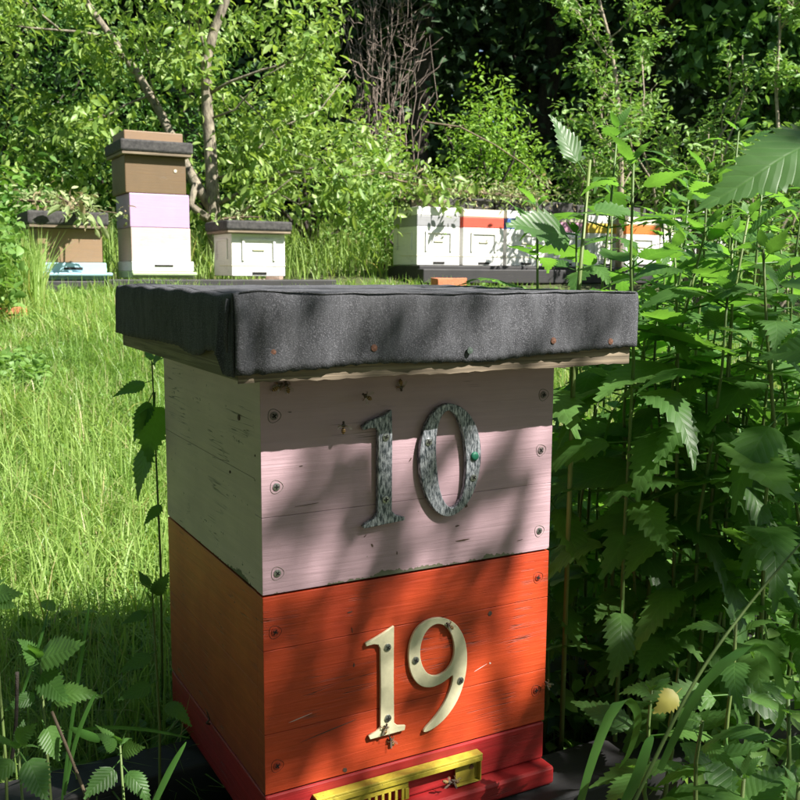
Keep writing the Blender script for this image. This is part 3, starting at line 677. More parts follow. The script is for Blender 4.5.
# white hive left of centre
def white_hive(r, band=None, cap=None, recess=True, h=.34, capmat='white'):
    shell('hive_body', (0, 0, 0), (.45, .45, h), 'white', r)
    if recess:
        for (a, c) in ((.085, .365),):
            f1 = shell('panel_frame', (a, -.012, h*.36), (a+.02, -.0005, h*.82), 'white', r, .003); shell('panel_frame', (c-.02, -.012, h*.36), (c, -.0005, h*.82), 'white', r, .003)
            shell('panel_frame', (a, -.012, h*.825), (c, -.0005, h*.885), 'white', r, .003)
            shell('handle', (a+.09, -.010, h*.60), (c-.09, -.0005, h*.64), 'whitecream', r, .003)
            for ys in (.09, .36): shell('panel_frame', (-.010, ys, h*.4), (-.0005, ys+.02, h*.82), 'white', r, .003)
            shell('panel_frame', (-.010, .09, h*.825), (-.0005, .38, h*.88), 'white', r, .003)
    shell('joint_strip', (-.004, -.004, h*.235), (.454, .3, h*.25), 'whitecream', r, .001)
    box('entrance', (.17, -.004, .012), (.29, -.0005, .032), M['dark'], r)  # no real slot: a dark plate imitates its shade
    z = h+.001
    if band: shell('coloured_band', (0, 0, z), (.45, .45, z+.095), band, r); z += .096
    if cap: shell('top_rim', (0, 0, z), (.45, .45, z+cap), capmat, r); z += cap+.001
    return z
h3 = root_at(232, 276, 7.5, 'single white hive with black lid, left of the grassy gap')
z = white_hive(h3, h=.335); lid_bg(h3, -.06, .49, -.07, .50, z, .075)
# the row of white hives on the right
base = at(417, 265, 8.5); bands = ['grey', 'redband', 'blueband', 'pinkband', 'yellowband', 'orangeband', 'whitecream', 'white']
labs = ['white hive with grey band, first in the row at the left end', 'white hive with bright red band, second in the row', 'white hive with blue band, half hidden by a nettle leaf',
        'white hive with pink band behind the nettle tops', 'white hive with yellow band behind the nettles', 'white hive with orange band behind the nettles', 'white hive seen through nettles right of the orange banded one', 'last white hive of the row, almost hidden by nettles']
for k in range(8):
    r = empty('beehive', (base.x+.485*k, base.y+random.uniform(-.01, .01), base.z), labs[k], 'beehive', 'row of white hives on the right')
    z = white_hive(r, bands[k], .075 if k != 1 else .07, h=.345 if k < 3 else .33, capmat='white' if k % 2 == 0 else 'whitecream')
    if k in (0, 2, 4, 6, 7):
        x1 = {0: .93, 2: .92, 4: .9, 6: .46, 7: .46}[k]
        l = shell('lid', (.02 if k == 0 else -.02, .16, z), (x1, .50, z+.11), 'felt_old' if k != 7 else 'white', r, .012)
        box('lid_board', (.03, .153, z+.006), (.42, .158, z+.09), M['twigred' if k == 0 else 'black_wood'], l)
# rails under the background hives
def rail(x0, x1, y0, y1, zb, zt, lab, grp):
    o = box('timber_rail', (0, 0, 0), (x1-x0, y1-y0, zt-zb), M['black_wood'], loc=(x0, y0, zb), bevel=.008); tag(o, lab, 'timber rail', grp)
rail(-.4, 1.05, 6.05, 6.15, .60, .745, 'dark timber rail under the brown and blue hive', 'rails under the hives behind')
rail(1.07, 2.9, 6.04, 6.14, .60, .757, 'dark timber rail under the tall stacked hive and the white hive', 'rails under the hives behind')
rail(-.4, 2.9, 6.42, 6.52, .60, .752, 'rear timber rail behind the left group of hives', 'rails under the hives behind')
rail(base.x-.06, base.x+4.3, base.y-.22, base.y-.10, base.z-.16, base.z-.035, 'long black timber beam in front of the row of white hives', 'beams under the white hives')
rail(base.x-.03, base.x+4.3, base.y-.095, base.y+.5, base.z-.17, base.z-.004, 'broad black plank bed carrying the row of white hives', 'beams under the white hives')
# bricks
def brick(px, py, d, sz, rot, label, mat='brick', jit=.004, n=1):
    d = 3.0
    while d < 11 and at(px, py, d).z > Z(*at(px, py, d)[:2]): d += .05
    if px > 400: d = 7.7
    p = at(px, py, d); p.z -= .01; b = MB(); b.quadbox((0, 0, 0), sz); o = b.build('brick', M[mat], None, (p.x, p.y, p.z), .006, jit=jit); o.rotation_euler.z = rot
    tag(o, label, 'brick', 'bricks lying in the grass')
brick(438, 285, 7.2, (.28, .12, .065), .0, 'orange brick lying before the black beam of the white hives')
brick(252, 284, 6.9, (.16, .12, .055), .3, 'broken pinkish brick in front of the left white hive', 'oldbrick', .012)
brick(264, 284, 6.8, (.15, .10, .09), -.5, 'second broken brick leaning beside the pinkish one', 'oldbrick', .018)
brick(-6, 326, 5.0, (.20, .12, .12), .1, 'orange red brick overgrown by weeds at the left edge', 'brick', .01)

# ------------------------------------------------------------------ grass
def blades(name, P, H, Wd, mat, lean=.5, label=None, segs=3):
    n = len(P); a = rng.uniform(0, 2*np.pi, n); dx = np.stack([np.cos(a), np.sin(a), np.zeros(n)], 1)
    fa = a+np.pi/2+rng.normal(0, .5, n); sd = np.stack([np.cos(fa), np.sin(fa), np.zeros(n)], 1)
    ln = np.abs(rng.normal(0, lean, n))[:, None]; H = H[:, None]; Wd = Wd[:, None]; vs = []
    for k in range(segs+1):
        t = k/segs; c = P+dx*(ln*H*t**1.8)+np.array([0, 0, 1.])*(H*(t-.28*ln*t*t))
        if k < segs: vs += [c-sd*Wd*(1-t*.55)*.5, c+sd*Wd*(1-t*.55)*.5]
        else: vs += [c]
    V = np.stack(vs, 1).reshape(-1, 3); m_ = 2*segs+1; b0 = (np.arange(n)*m_)[:, None]; F = []
    for k in range(segs-1): F += [b0+np.array([[2*k, 2*k+1, 2*k+3]]), b0+np.array([[2*k, 2*k+3, 2*k+2]])]
    F += [b0+np.array([[2*segs-2, 2*segs-1, 2*segs]])]
    o = link(name, np_mesh(name, V, np.concatenate(F, 0), mat)); tag(o, label, None, None, 'stuff'); return o
def fpts(n, dlo, dhi, plo, phi, power=1.4):
    """ground points spread over a wedge of the meadow in front of the camera"""
    d = (rng.uniform(dlo**power, dhi**power, n))**(1/power); px = rng.uniform(plo, phi, n)
    f = np.array([AF[0], AF[1]])/np.hypot(AF[0], AF[1]); r = np.array([AR[0], AR[1]])
    xy = CAM[:2]+f*d[:, None]+r*((px-400)/FPX*d)[:, None]
    ok = ~((xy[:, 0] > -.01) & (xy[:, 0] < .46) & (xy[:, 1] > -.03) & (xy[:, 1] < .47)) & ~((xy[:, 1] > -.065) & (xy[:, 1] < .06)) & ~((xy[:, 1] > .267) & (xy[:, 1] < .367))
    ok &= ~((xy[:, 1] > 6.0) & (xy[:, 1] < 6.65) & (xy[:, 0] < 2.95)) & ~((xy[:, 0] > 3.75) & (xy[:, 1] > base.y-.24) & (xy[:, 1] < base.y+.55))
    ok &= ~((xy[:, 1] < .268) & (xy[:, 0] < .05))
    xy = xy[ok]; return np.stack([xy[:, 0], xy[:, 1], zg(xy[:, 0], xy[:, 1])-.004], 1)
P = fpts(95000, 1.25, 7.2, -260, 470, 1.7); n = len(P)
pat = .5+.5*np.sin(P[:, 0]*3.1+np.sin(P[:, 1]*2.2)*2)*np.sin(P[:, 1]*2.7+1)
blades('grass', P, rng.uniform(.06, .18, n)*(.6+.8*pat), rng.uniform(.0025, .0055, n)*(1+P[:, 1]*.10), M['grass'], 1.15, 'short sunlit meadow grass')
P = fpts(60000, 1.6, 8, 470, 1150, 1.7); n = len(P)
blades('grass', P, rng.uniform(.06, .15, n), rng.uniform(.0025, .0055, n)*(1+P[:, 1]*.08), M['grass'], .7, 'meadow grass behind the nettles')
P = fpts(9000, 6.8, 8.2, 270, 900, 1.0); n = len(P); blades('grass', P, rng.uniform(.05, .16, n), rng.uniform(.006, .011, n), M['grass'], .9, 'grass in front of the row of white hives')
P = fpts(22000, 1.5, 6.5, -200, 400, 1.6); n = len(P); P = P[(np.sin(P[:, 0]*2.2+P[:, 1]*1.1) > -.35)]; n = len(P)
blades('grass', P, rng.uniform(.12, .25, n), rng.uniform(.003, .006, n)*(1+P[:, 1]*.08), M['tallgrass'], .8, 'longer grass tufts in the meadow')
P = fpts(30000, 7.6, 14, -200, 1200, 1.6); P = P[(P[:, 1] > 6.75)]; n = len(P)
blades('tall_grass', P, rng.uniform(.18, .50, n), rng.uniform(.008, .014, n), M['tallgrass'], .65, 'tall grass under the bushes')
# tall grass in front corners by the hives
P = fpts(2600, 6.0, 7.2, -60, 45, 1.5); n = len(P); blades('tall_grass', P, rng.uniform(.25, .60, n), rng.uniform(.006, .012, n), M['tallgrass'], .35, 'tall weeds beside the brown hive')
# shadow zone weeds at the lower left
P = fpts(3500, 1.15, 1.9, -30, 230, 1.3); n = len(P); blades('grass', P, rng.uniform(.06, .20, n), rng.uniform(.003, .006, n), M['tallgrass'], .6, 'shaded grass round the foot of the front hive')
# low leafy weeds before the rails
def cover(n, plo, phi, dlo, dhi, lab, h=.09, L=.045):
    P = fpts(n, dlo, dhi, plo, phi); P[:, 2] += rng.uniform(.01, h, len(P)); o = cloud('ground_cover', P, L, L*.8, M['cover'], None, .05, .35); o['label'] = lab
cover(2600, 20, 260, 5.6, 6.9, 'low round leaved weeds in front of the left rail')
cover(1500, 450, 720, 6.9, 7.9, 'low leafy weeds before the beam of the white hives', .13)
cover(1300, -10, 230, 1.25, 2.0, 'broad weeds in the shade by the front hive', .10, .035)
cover(3500, 560, 900, 1.4, 3.2, 'weeds among the nettle stems', .22, .04)
cover(5000, -150, 260, 1.9, 6.0, 'small weeds scattered in the meadow grass', .07, .028)
cover(500, -20, 45, 3.9, 4.5, 'weeds growing over the red brick at the left edge', .15, .04)
cover(1500, -80, 26, 5.6, 7.4, 'leafy weeds left of the brown hive', .55, .07)

# ------------------------------------------------------------------ nettles
def nettle_leaf_mesh(name, mat, teeth=10, w=.40, droop=.35, fold=.22, curl=0., pet=.28, seed=0):
    rr = random.Random(seed); ph = rr.uniform(0, 6); tw = rr.uniform(-.25, .25); jg = .018
    V = []; U = []; F = []
    def cz(t): return .10*t-droop*t*t
    def P(t, v, dt=0):
        a = t+dt; x = pet+a*math.cos(droop*.8*a); z = cz(a)+abs(v)*fold*(1-a*.3)-curl*v*v*3-abs(v)*abs(v)*.5
        return (x+(rr.uniform(-jg, jg) if v else 0), v+.03*math.sin(ph+a*4), z+tw*v*a+.018*math.sin(ph+a*7+v*9)+(rr.uniform(-jg, jg)*.7 if v else 0))
    hw = lambda t: w*(math.sin(math.pi*min(1, (t*.97+.03))**.62))*.5*(1.08-.25*t) if t < 1 else 0
    cen = []
    for k in range(teeth+1):
        t = k/teeth; cen.append(len(V)); V.append(P(t, 0)); U.append((t, .5))
    for s in (1, -1):
        val = []; tip = []
        for k in range(teeth+1):
            t = k/teeth; h = hw(t)*.84; val.append(len(V)); V.append(P(t, s*h)); U.append((t, .5+s*h/w))
            if k < teeth:
                h2 = hw(min(.985, t+.5/teeth))*1.10+.006; tip.append(len(V)); V.append(P(t, s*h2, .95/teeth)); U.append((t+.5/teeth, .5+s*h2/w))
        for k in range(teeth):
            q = [(cen[k], val[k], val[k+1]), (cen[k], val[k+1], cen[k+1]), (val[k], tip[k], val[k+1])]
            for f in q: F.append(f if s < 0 else f[::-1])
    b = len(V)
    for x, z in ((0, 0), (pet, 0)):
        for y, dz in ((-.012, 0), (.012, 0), (0, -.02)): V.append((x, y, z+dz)); U.append((0, .5))
    for k in range(3):
        k2 = (k+1) % 3; F += [(b+k, b+k2, b+3+k2), (b+k, b+3+k2, b+3+k)]
    me = np_mesh(name, V, F, mat, True, U); return me
LM = [nettle_leaf_mesh('leaf', M['nettle'], 10, .47, .30, .20, seed=1), nettle_leaf_mesh('leaf', M['nettle'], 11, .44, .55, .12, seed=2), nettle_leaf_mesh('leaf', M['nettle'], 10, .47, .15, .28, seed=3), nettle_leaf_mesh('leaf', M['nettle'], 9, .42, .8, .05, seed=4),
      nettle_leaf_mesh('leaf', M['nettle'], 12, .50, .40, .02, seed=5), nettle_leaf_mesh('leaf', M['nettle'], 11, .42, .65, .22, seed=6), nettle_leaf_mesh('leaf', M['nettle'], 10, .50, .45, .10, seed=7)]
LB = nettle_leaf_mesh('leaf', M['nettle'], 16, .44, .22, .16)
YL = nettle_leaf_mesh('leaf', M['yleaf'], 8, .6, .5, .1)
def tipleaves(r, p, L):
    a = random.uniform(0, 6)
    for k in range(4):
        o = link('leaf', LM[k], r, p-Vector((0, 0, .004))); q = L*random.uniform(.20, .36)*(1 if k < 2 else .7); o.scale = (q, q, q); o.rotation_euler = (0, -.85+random.gauss(0, .2), a+k*math.pi/2)
def nettle(x, y, h, label, group='nettles in the thicket right of the hive', lean=(0, 0), L=.10, start=.25, gap=.085, z=None, top=True, az=None, lod=1):
    z0 = Z(x, y)-.01 if z is None else z
    r = empty('nettle_plant', (x, y, z0), label, 'nettle', group)
    n = 7; pts = []
    for i in range(n+1):
        t = i/n; pts.append(Vector((lean[0]*t*t+random.gauss(0, .004), lean[1]*t*t+random.gauss(0, .004), h*t)))
    MB().tube(pts, [.0044*(1-.55*i/n) for i in range(n+1)], 5).build('stem', M['nettle_stem'], r, smooth=True)
    def sp(zz):
        t = min(.9999, zz/h)*n; i = int(t); return pts[i].lerp(pts[i+1], t-i)
    a = random.uniform(0, 6.28) if az is None else az; zz = h*start
    while zz < h-.01:
        f = (h-zz)/h; s = L*min(1, .34+f*3.6)*(1 if zz > h*.45 else .85)*random.uniform(.85, 1.15)
        for q in (0, math.pi):
            if zz < h*.5 and random.random() < .22: continue
            o = link('leaf', random.choice(LM), r, sp(zz)); o.scale = (s, s*random.uniform(.9, 1.1), s)
            up = -.55 if f < .06 else (-.25 if f < .2 else random.uniform(-.1, .35))
            o.rotation_euler = (random.gauss(0, .22), up+random.gauss(0, .12), a+q+random.gauss(0, .18))
        a += math.pi/2+random.gauss(0, .15); zz += gap*(.35+.65*min(1, f*4))*random.uniform(.85, 1.15)
    tipleaves(r, pts[-1], L)
    return r
def stem_at(px, py, d):      # a plant whose tip is seen at a pixel at a real distance
    p = at(px, py, d); return p.x, p.y, p.z-Z(p.x, p.y)+.01
TIPS = [(600, 128, 1.75, 'tall nettle with its top against the dark wood, behind the lid corner'), (560, 205, 1.55, 'nettle right behind the lid with a bright leaf over the blue banded hive'),
        (640, 165, 1.45, 'nettle rising just right of the lid corner'), (668, 190, 1.9, 'nettle with drooping leaf pairs right of the lid'), (720, 215, 1.5, 'nettle with a fanned leafy tip at the right'),
        (610, 195, 2.1, 'thin nettle behind the lid corner'), (690, 250, 1.5, 'short broad leaved nettle near the right edge'), (760, 160, 1.6, 'tall nettle near the right edge'),
        (785, 250, 1.45, 'nettle at the right edge beside the long grass leaf'), (735, 130, 2.2, 'tallest nettle in the right background')]
for px, py, d, lab in TIPS:
    x, y, h = stem_at(px, py, d); nettle(x, y, h, lab, L=random.uniform(.14, .17), lean=(random.gauss(0, .03), random.gauss(0, .03)))
FRL = ['slim nettle behind the lid, its tip against the white hives', 'nettle just behind the right lid corner', 'nettle a hand right of the lid corner, middle height', 'tall nettle between the lid and the big near leaf, tip above the hives',
       'nettle under the tip of the big near leaf', 'lower nettle under the big near leaf, wide pale leaves', 'nettle under the middle of the big near leaf', 'tall nettle behind the big near leaf', 'short nettle beside the lid edge at felt height',
       'nettle close to the lid corner below the felt edge', 'short wide nettle in the lit front of the thicket', 'nettle at the right edge, tip below the big near leaf', 'short nettle in the thicket level with the lid underside', 'nettle cut by the right edge of the picture', 'lower nettle cut by the right edge of the picture']
for i, (px, py, d) in enumerate(((590, 235, 1.85), (625, 260, 1.6), (655, 235, 1.55), (700, 175, 1.75), (745, 235, 1.55), (705, 290, 1.5), (765, 285, 1.55), (790, 190, 1.75), (650, 300, 1.9), (610, 320, 1.65), (730, 330, 1.55), (780, 340, 1.58), (680, 350, 1.6), (815, 260, 1.6), (830, 330, 1.6))):
    x, y, h = stem_at(px, py, d); nettle(x, y, h, FRL[i], L=random.uniform(.14, .17), lean=(random.gauss(0, .04), random.gauss(0, .04)), start=.12)
pts_used = []
tries = 0
while len(pts_used) < 46 and tries < 4000:
    tries += 1
    d = random.uniform(1.3, 3.1); px = random.uniform(545, 900); p = at(px, 400, d); x, y = p.x, p.y
    if x < .50 and y < .6: continue
    if y < -.02 or -.1 < y < .07 or .26 < y < .37: continue
    if any(math.hypot(x-a, y-b) < .085 for a, b in pts_used): continue
    if px < 640 and d > 2.3: continue
    # plants that would stand in the sun's path to the right of the hive front stay low
    pts_used.append((x, y)); h = random.uniform(.55, .98) - (.12 if px < 640 else 0) + .08*(d-1.5)
    nettle(x, y, h, 'tall green nettle in the dense thicket right of the front hive', lean=(random.gauss(0, .05), random.gauss(0, .05)), L=random.uniform(.10, .145), start=random.uniform(.08, .3))
# low young nettles round the front rail on the right
YL_ = ['young nettle low beside the red landing board', 'young nettle at mid height near the right edge, over the long grass leaf', 'young nettle behind the long straight grass stalk', 'young nettle under the big arching grass leaf', 'young nettle in the gap just right of the orange box', 'young nettle behind the right edge of the pink and orange seam', 'young nettle level with the pink box, behind its right edge', 'tall young nettle level with the zinc figures, right of the pink box', 'young nettle in front of the rail in the lower right corner', 'young nettle cut by the lower right corner of the picture', 'young nettle by the rail', 'small nettle by the rail']
for i, (px, py, d, L) in enumerate(((650, 690, 1.25, .085), (735, 620, 1.2, .10), (700, 720, 1.08, .09), (790, 700, 1.0, .10), (620, 640, 1.5, .09), (580, 560, 1.7, .09), (640, 480, 1.6, .10), (600, 420, 1.9, .10), (745, 780, .98, .11), (800, 785, .92, .10))):
    x, y, h = stem_at(px, py, d)
    if -.08 < y < .07: y = -.12 if y < 0 else .10
    nettle(x, y, max(.10, h), YL_[i], 'young nettles along the front rail', L=L, start=.2, gap=.05)
# the big leaf that reaches in from the right edge
r = empty('nettle_plant', (*at(872, 300, .80)[:2], -.04), 'close nettle whose big leaf reaches in from the right edge', 'nettle', 'nettles in the thicket right of the hive')
tp = at(872, 165, .80); MB().tube([(0, 0, 0), (.005, 0, .5), (0, 0, tp.z+.06)], [.0045, .004, .003], 6).build('stem', M['nettle_stem'], r, smooth=True)
def leaf_to(par, a, b, mesh, roll=0, wid=1, pet=.28, face=.7):
    a = Vector(a)-par.location; b = Vector(b)-par.location; d = b-a; s = d.length/(1.0+pet); x = d.normalized(); up = Vector((0, 0, .55))-Vector(AF)*face+Vector((.2, -.15, 0)); y = up.cross(x).normalized(); zz = x.cross(y)
    o = link('leaf', mesh, par, a); mt = Matrix((x, y, zz)).transposed() @ Matrix.Rotation(roll, 3, 'X'); o.rotation_euler = mt.to_euler(); o.scale = (s, s*wid, s); return o
leaf_to(r, at(868, 125, .80), at(697, 192, .74), LB, roll=-.1, wid=1.0, face=.25)
leaf_to(r, at(868, 120, .82), at(960, 180, .80), LB)
leaf_to(r, at(870, 250, .82), at(775, 268, .86), LB, roll=.3)
leaf_to(r, at(870, 340, .82), at(745, 352, .9), LM[0], roll=-.2)
leaf_to(r, at(870, 440, .82), at(960, 470, .8), LM[1])
# bright leaves over the hives behind
r = empty('nettle_plant', (*at(572, 400, 1.5)[:2], 0), 'nettle behind the lid whose round bright leaf covers a white hive', 'nettle', 'nettles in the thicket right of the hive')
r.location.z = Z(r.location.x, r.location.y)-.01
MB().tube([Vector((0, 0, 0)), at(575, 330, 1.5)-r.location, at(590, 160, 1.5)-r.location], [.0045, .0042, .0025], 6).build('stem', M['nettle_stem'], r, smooth=True)
leaf_to(r, at(580, 235, 1.5), at(508, 226, 1.42), LM[2], wid=1.35, face=.9)
leaf_to(r, at(583, 215, 1.5), at(643, 205, 1.55), LM[0], roll=-.3)
leaf_to(r, at(586, 175, 1.5), at(549, 114, 1.5), LM[2], face=1)
leaf_to(r, at(578, 270, 1.5), at(610, 262, 1.4), LM[1], roll=.2)
# nettle sprays left of the hive
def side_nettle(tipx, tipy, d, label, leaves, z0=None):
    p = at(tipx, tipy, d); x, y = p.x, p.y; zb = Z(x, y)-.01
    r = empty('nettle_plant', (x, y, zb), label, 'nettle', 'nettles left of the front hive')
    MB().tube([(0, 0, 0), (.006, .004, (p.z-zb)*.5), (0, 0, p.z-zb)], [.0024, .0020, .0012], 6).build('stem', M['nettle_stem'], r, smooth=True)
    tipleaves(r, Vector((0, 0, p.z-zb)), .10)
    for (a, b, q, ro) in leaves: leaf_to(r, at(*a, d), at(*b, d-.03), LM[q], roll=ro, wid=1.35 if q == 2 else 1.1)
    return r
side_nettle(152, 362, 1.62, 'nettle with hanging toothed leaves behind the left corner of the pink box',
            [((153, 380), (112, 394), 0, .2), ((153, 392), (131, 440), 0, .5), ((155, 392), (151, 462), 2, 0), ((153, 430), (131, 500), 0, .8), ((165, 500), (143, 524), 0, .3), ((152, 366), (160, 352), 0, 0)])
side_nettle(152, 590, 1.35, 'small nettle shoot beside the faded orange side of the lower box',
            [((153, 600), (166, 575), 0, .3), ((153, 612), (122, 618), 1, .2), ((158, 650), (118, 672), 0, .2), ((158, 680), (118, 700), 0, 0), ((160, 700), (190, 720), 1, 0), ((155, 610), (146, 592), 2, 1)])
side_nettle(40, 660, 1.15, 'broad blue green nettle with cut stems at the lower left',
            [((30, 668), (84, 640), 2, -.3), ((32, 670), (70, 700), 2, .2), ((40, 665), (18, 640), 2, .4), ((42, 690), (5, 710), 0, 0), ((45, 700), (90, 690), 1, 0), ((42, 720), (60, 760), 2, 0)])
side_nettle(-8, 590, 1.2, 'nettle leaf poking in at the left edge', [((-14, 590), (16, 606), 2, .3), ((-14, 600), (18, 590), 0, 0)])
side_nettle(18, 748, 1.0, 'nettle with toothed leaves in the lower left corner', [((20, 752), (-18, 790), 2, .2), ((20, 752), (50, 800), 2, -.2), ((16, 748), (30, 725), 0, 0), ((14, 770), (-30, 760), 2, 0)])
side_nettle(120, 745, 1.05, 'small nettle before the black rail at the lower left', [((120, 760), (85, 800), 2, 0), ((122, 765), (150, 800), 1, 0), ((120, 750), (100, 735), 0, 0), ((118, 755), (140, 745), 0, 0)])

# long grass leaves and stalks
def ribbon(mb, pts, wd, side):
    b = len(mb.v); side = Vector(side).normalized(); n = len(pts)
    for i, p in enumerate(pts):
        t = i/(n-1); p = Vector(p); k = wd*(math.sin(math.pi*min(.98, .18+.8*t))**.7); d = (Vector(pts[min(i+1, n-1)])-Vector(pts[max(0, i-1)])).normalized(); s = (side-d*side.dot(d)).normalized(); nn = d.cross(s)
        mb.v += [tuple(p-s*k*.5+nn*k*.12), tuple(p), tuple(p+s*k*.5+nn*k*.12)]
    for i in range(n-1):
        a = b+i*3; mb.f += [(a, a+1, a+4, a+3), (a+1, a+2, a+5, a+4)]; mb.mi += [0, 0]
def crv(ctrl, d0, d1, n=16):
    out = []
    for i in range(n+1):
        t = i/n*(len(ctrl)-1); k = min(int(t), len(ctrl)-2); u = t-k
        p0 = ctrl[max(k-1, 0)]; p1 = ctrl[k]; p2 = ctrl[k+1]; p3 = ctrl[min(k+2, len(ctrl)-1)]
        q = [.5*((2*p1[j])+(-p0[j]+p2[j])*u+(2*p0[j]-5*p1[j]+4*p2[j]-p3[j])*u*u+(-p0[j]+3*p1[j]-3*p2[j]+p3[j])*u**3) for j in (0, 1)]
        out.append(at(q[0], q[1], d0+(d1-d0)*i/n))
    return out
def reed(name, label, ctrls, stalk=None, d=1.1):
    p0 = at(*ctrls[0][0][0], ctrls[0][1]); r = empty(name, (p0.x, p0.y, Z(p0.x, p0.y)), label, 'grass leaf', 'broad grass leaves round the front hive')
    for c, d0, d1, wd in ctrls:
        mb = MB(); ribbon(mb, [p-r.location for p in crv(c, d0, d1)], wd, AR*.8+AU*.3); mb.build('blade', M['blade'], r, smooth=True)
    if stalk:
        mb = MB(); P_ = [p-r.location for p in crv(stalk[0], stalk[1], stalk[2])]; mb.tube(P_, [.0024*(1-.5*i/16) for i in range(17)], 6); mb.build('stalk', M['nettle_stem'], r, smooth=True)
reed('grass_plant', 'broad grass leaf arching over the rail beside the red landing board', [([(578, 812), (592, 762), (612, 712), (628, 700), (638, 718), (630, 750), (619, 768)], 1.03, 1.08, .0105)])
reed('grass_plant', 'long straight grass stalk with a big arching leaf at the lower right', [([(660, 770), (700, 690), (745, 648), (770, 655), (782, 700), (775, 730), (752, 745)], 1.0, 1.06, .0105), ([(620, 812), (636, 780), (648, 745), (652, 735)], .98, 1.0, .011)],
     ([(628, 815), (690, 690), (745, 610), (812, 530)], .98, 1.08))
reed('grass_plant', 'dark upright grass blade at the lower left', [([(62, 800), (72, 720), (84, 640), (90, 598)], 1.25, 1.25, .005)])
reed('grass_plant', 'thin grass blade leaning beside the dry stalk at lower left', [([(64, 795), (76, 740), (92, 700), (98, 695)], 1.1, 1.1, .005), ([(150, 812), (170, 770), (186, 742)], .98, 1.0, .007)])
reed('grass_plant', 'grass blades lying over the rail at the lower left', [([(75, 730), (110, 727), (150, 730), (190, 738)], 1.28, 1.3, .006), ([(100, 740), (85, 735), (70, 728)], 1.2, 1.2, .012), ([(20, 700), (40, 640), (48, 610)], 1.2, 1.3, .005)])
# a cut dry stalk, lower left
mb = MB(); P_ = crv([(92, 812), (72, 760), (52, 712)], 1.05, 1.1); r = empty('dry_stalk', P_[0], 'dry brown cut stalk leaning at the lower left', 'stalk'); mb.tube([p-P_[0] for p in P_], .0018, 7); mb.build('stalk', M['twig'], r, smooth=True)
mb = MB(); P_ = crv([(12, 760), (16, 720), (17, 672)], 1.12, 1.12); r = empty('dry_stalk', P_[0], 'short cut stalk standing at the lower left edge', 'stalk'); mb.tube([p-P_[0] for p in P_], .0022, 7); mb.build('stalk', M['barkdark'], r, smooth=True)
# dry stems among the nettles, right
for i in range(9):
    px = random.uniform(555, 700); py = random.uniform(560, 700); d = random.uniform(1.65, 1.9); a = at(px, py+random.uniform(60, 130), d); b_ = at(px+random.uniform(-60, 60), py, d)
    mb = MB(); mb.tube([p-a for p in wpath(a, b_, 5, .006)], .0022, 5); o = mb.build('dry_stalk', M['twig'], None, a, smooth=True); tag(o, 'thin dry stem in the shade among the nettles', 'stalk', 'dry stems among the nettles')
# yellowing leaf and leaf litter, reddish crumbs on the earth in the lower right corner
r = empty('yellow_leaf', at(668, 700, 1.15), 'small crumpled yellowing leaf on the right rail', 'leaf')
leaf_to(r, at(682, 688, 1.15), at(656, 712, 1.13), YL, wid=1.2)
def litter():
    P = []
    for _ in range(700):
        x = random.uniform(.3, 1.3); y = random.uniform(-.65, -.07); P.append((x, y, Z(x, y)+random.uniform(0, .008)))
    cloud('leaf_litter', np.array(P), .022, .014, M['oldbrick'], None, 0, .3)['label'] = 'reddish bark crumbs and dry litter by the rail'
litter()

# ------------------------------------------------------------------ trees behind
def P3(l): return [at(*q) for q in l]
def boxpts(n, plo, phi, ylo, yhi, dlo, dhi, f=None):
    out = []
    while len(out) < n:
        px, py, d = random.uniform(plo, phi), random.uniform(ylo, yhi), random.uniform(dlo, dhi)
        if f and not f(px, py): continue
        out.append(tuple(at(px, py, d)))
    return out
# fruit tree with two bare trunks
bs = at(216, 268, 9.0); bs.z = Z(bs.x, bs.y)-.02
tA = P3([(216, 272, 9.0), (214, 215, 9.0), (211, 160, 9.0), (207, 105, 9.0), (206, 62, 9.0), (214, 30, 9.0), (226, 0, 9.0), (238, -60, 9.0), (240, -130, 9.1)])
tB = P3([(214, 212, 9.0), (196, 184, 9.0), (178, 150, 9.1), (160, 112, 9.2), (138, 75, 9.3), (112, 38, 9.4), (88, 5, 9.5), (60, -50, 9.6), (40, -110, 9.7)])
limbs = [(tA, .072, .03), (tB, .055, .025),
         (P3([(216, 205, 9.0), (250, 188, 8.9), (290, 172, 8.8), (330, 166, 8.7), (362, 155, 8.6)]), .022, .006),
         (P3([(216, 222, 9.0), (245, 210, 8.8), (275, 192, 8.7), (292, 178, 8.6)]), .016, .005),
         (P3([(207, 95, 9.0), (230, 82, 8.9), (262, 70, 8.8), (300, 60, 8.8), (340, 30, 8.7)]), .018, .005),
         (P3([(208, 62, 9.0), (202, 40, 8.9), (196, 10, 8.8), (180, -40, 8.8)]), .016, .005),
         (P3([(112, 38, 9.4), (80, 32, 9.3), (30, 28, 9.2), (-30, 20, 9.1)]), .018, .005),
         (P3([(150, 95, 9.2), (125, 105, 9.1), (100, 120, 9.0), (85, 122, 9.0)]), .012, .004),
         (P3([(207, 120, 9.0), (235, 110, 8.9), (262, 78, 8.8), (290, 62, 8.7)]), .012, .004),
         (P3([(160, 112, 9.2), (150, 80, 9.1), (148, 50, 9.0)]), .010, .003),
         (P3([(213, 180, 9.0), (240, 170, 9.1), (275, 130, 9.2), (320, 110, 9.3), (350, 70, 9.4)]), .014, .004)]
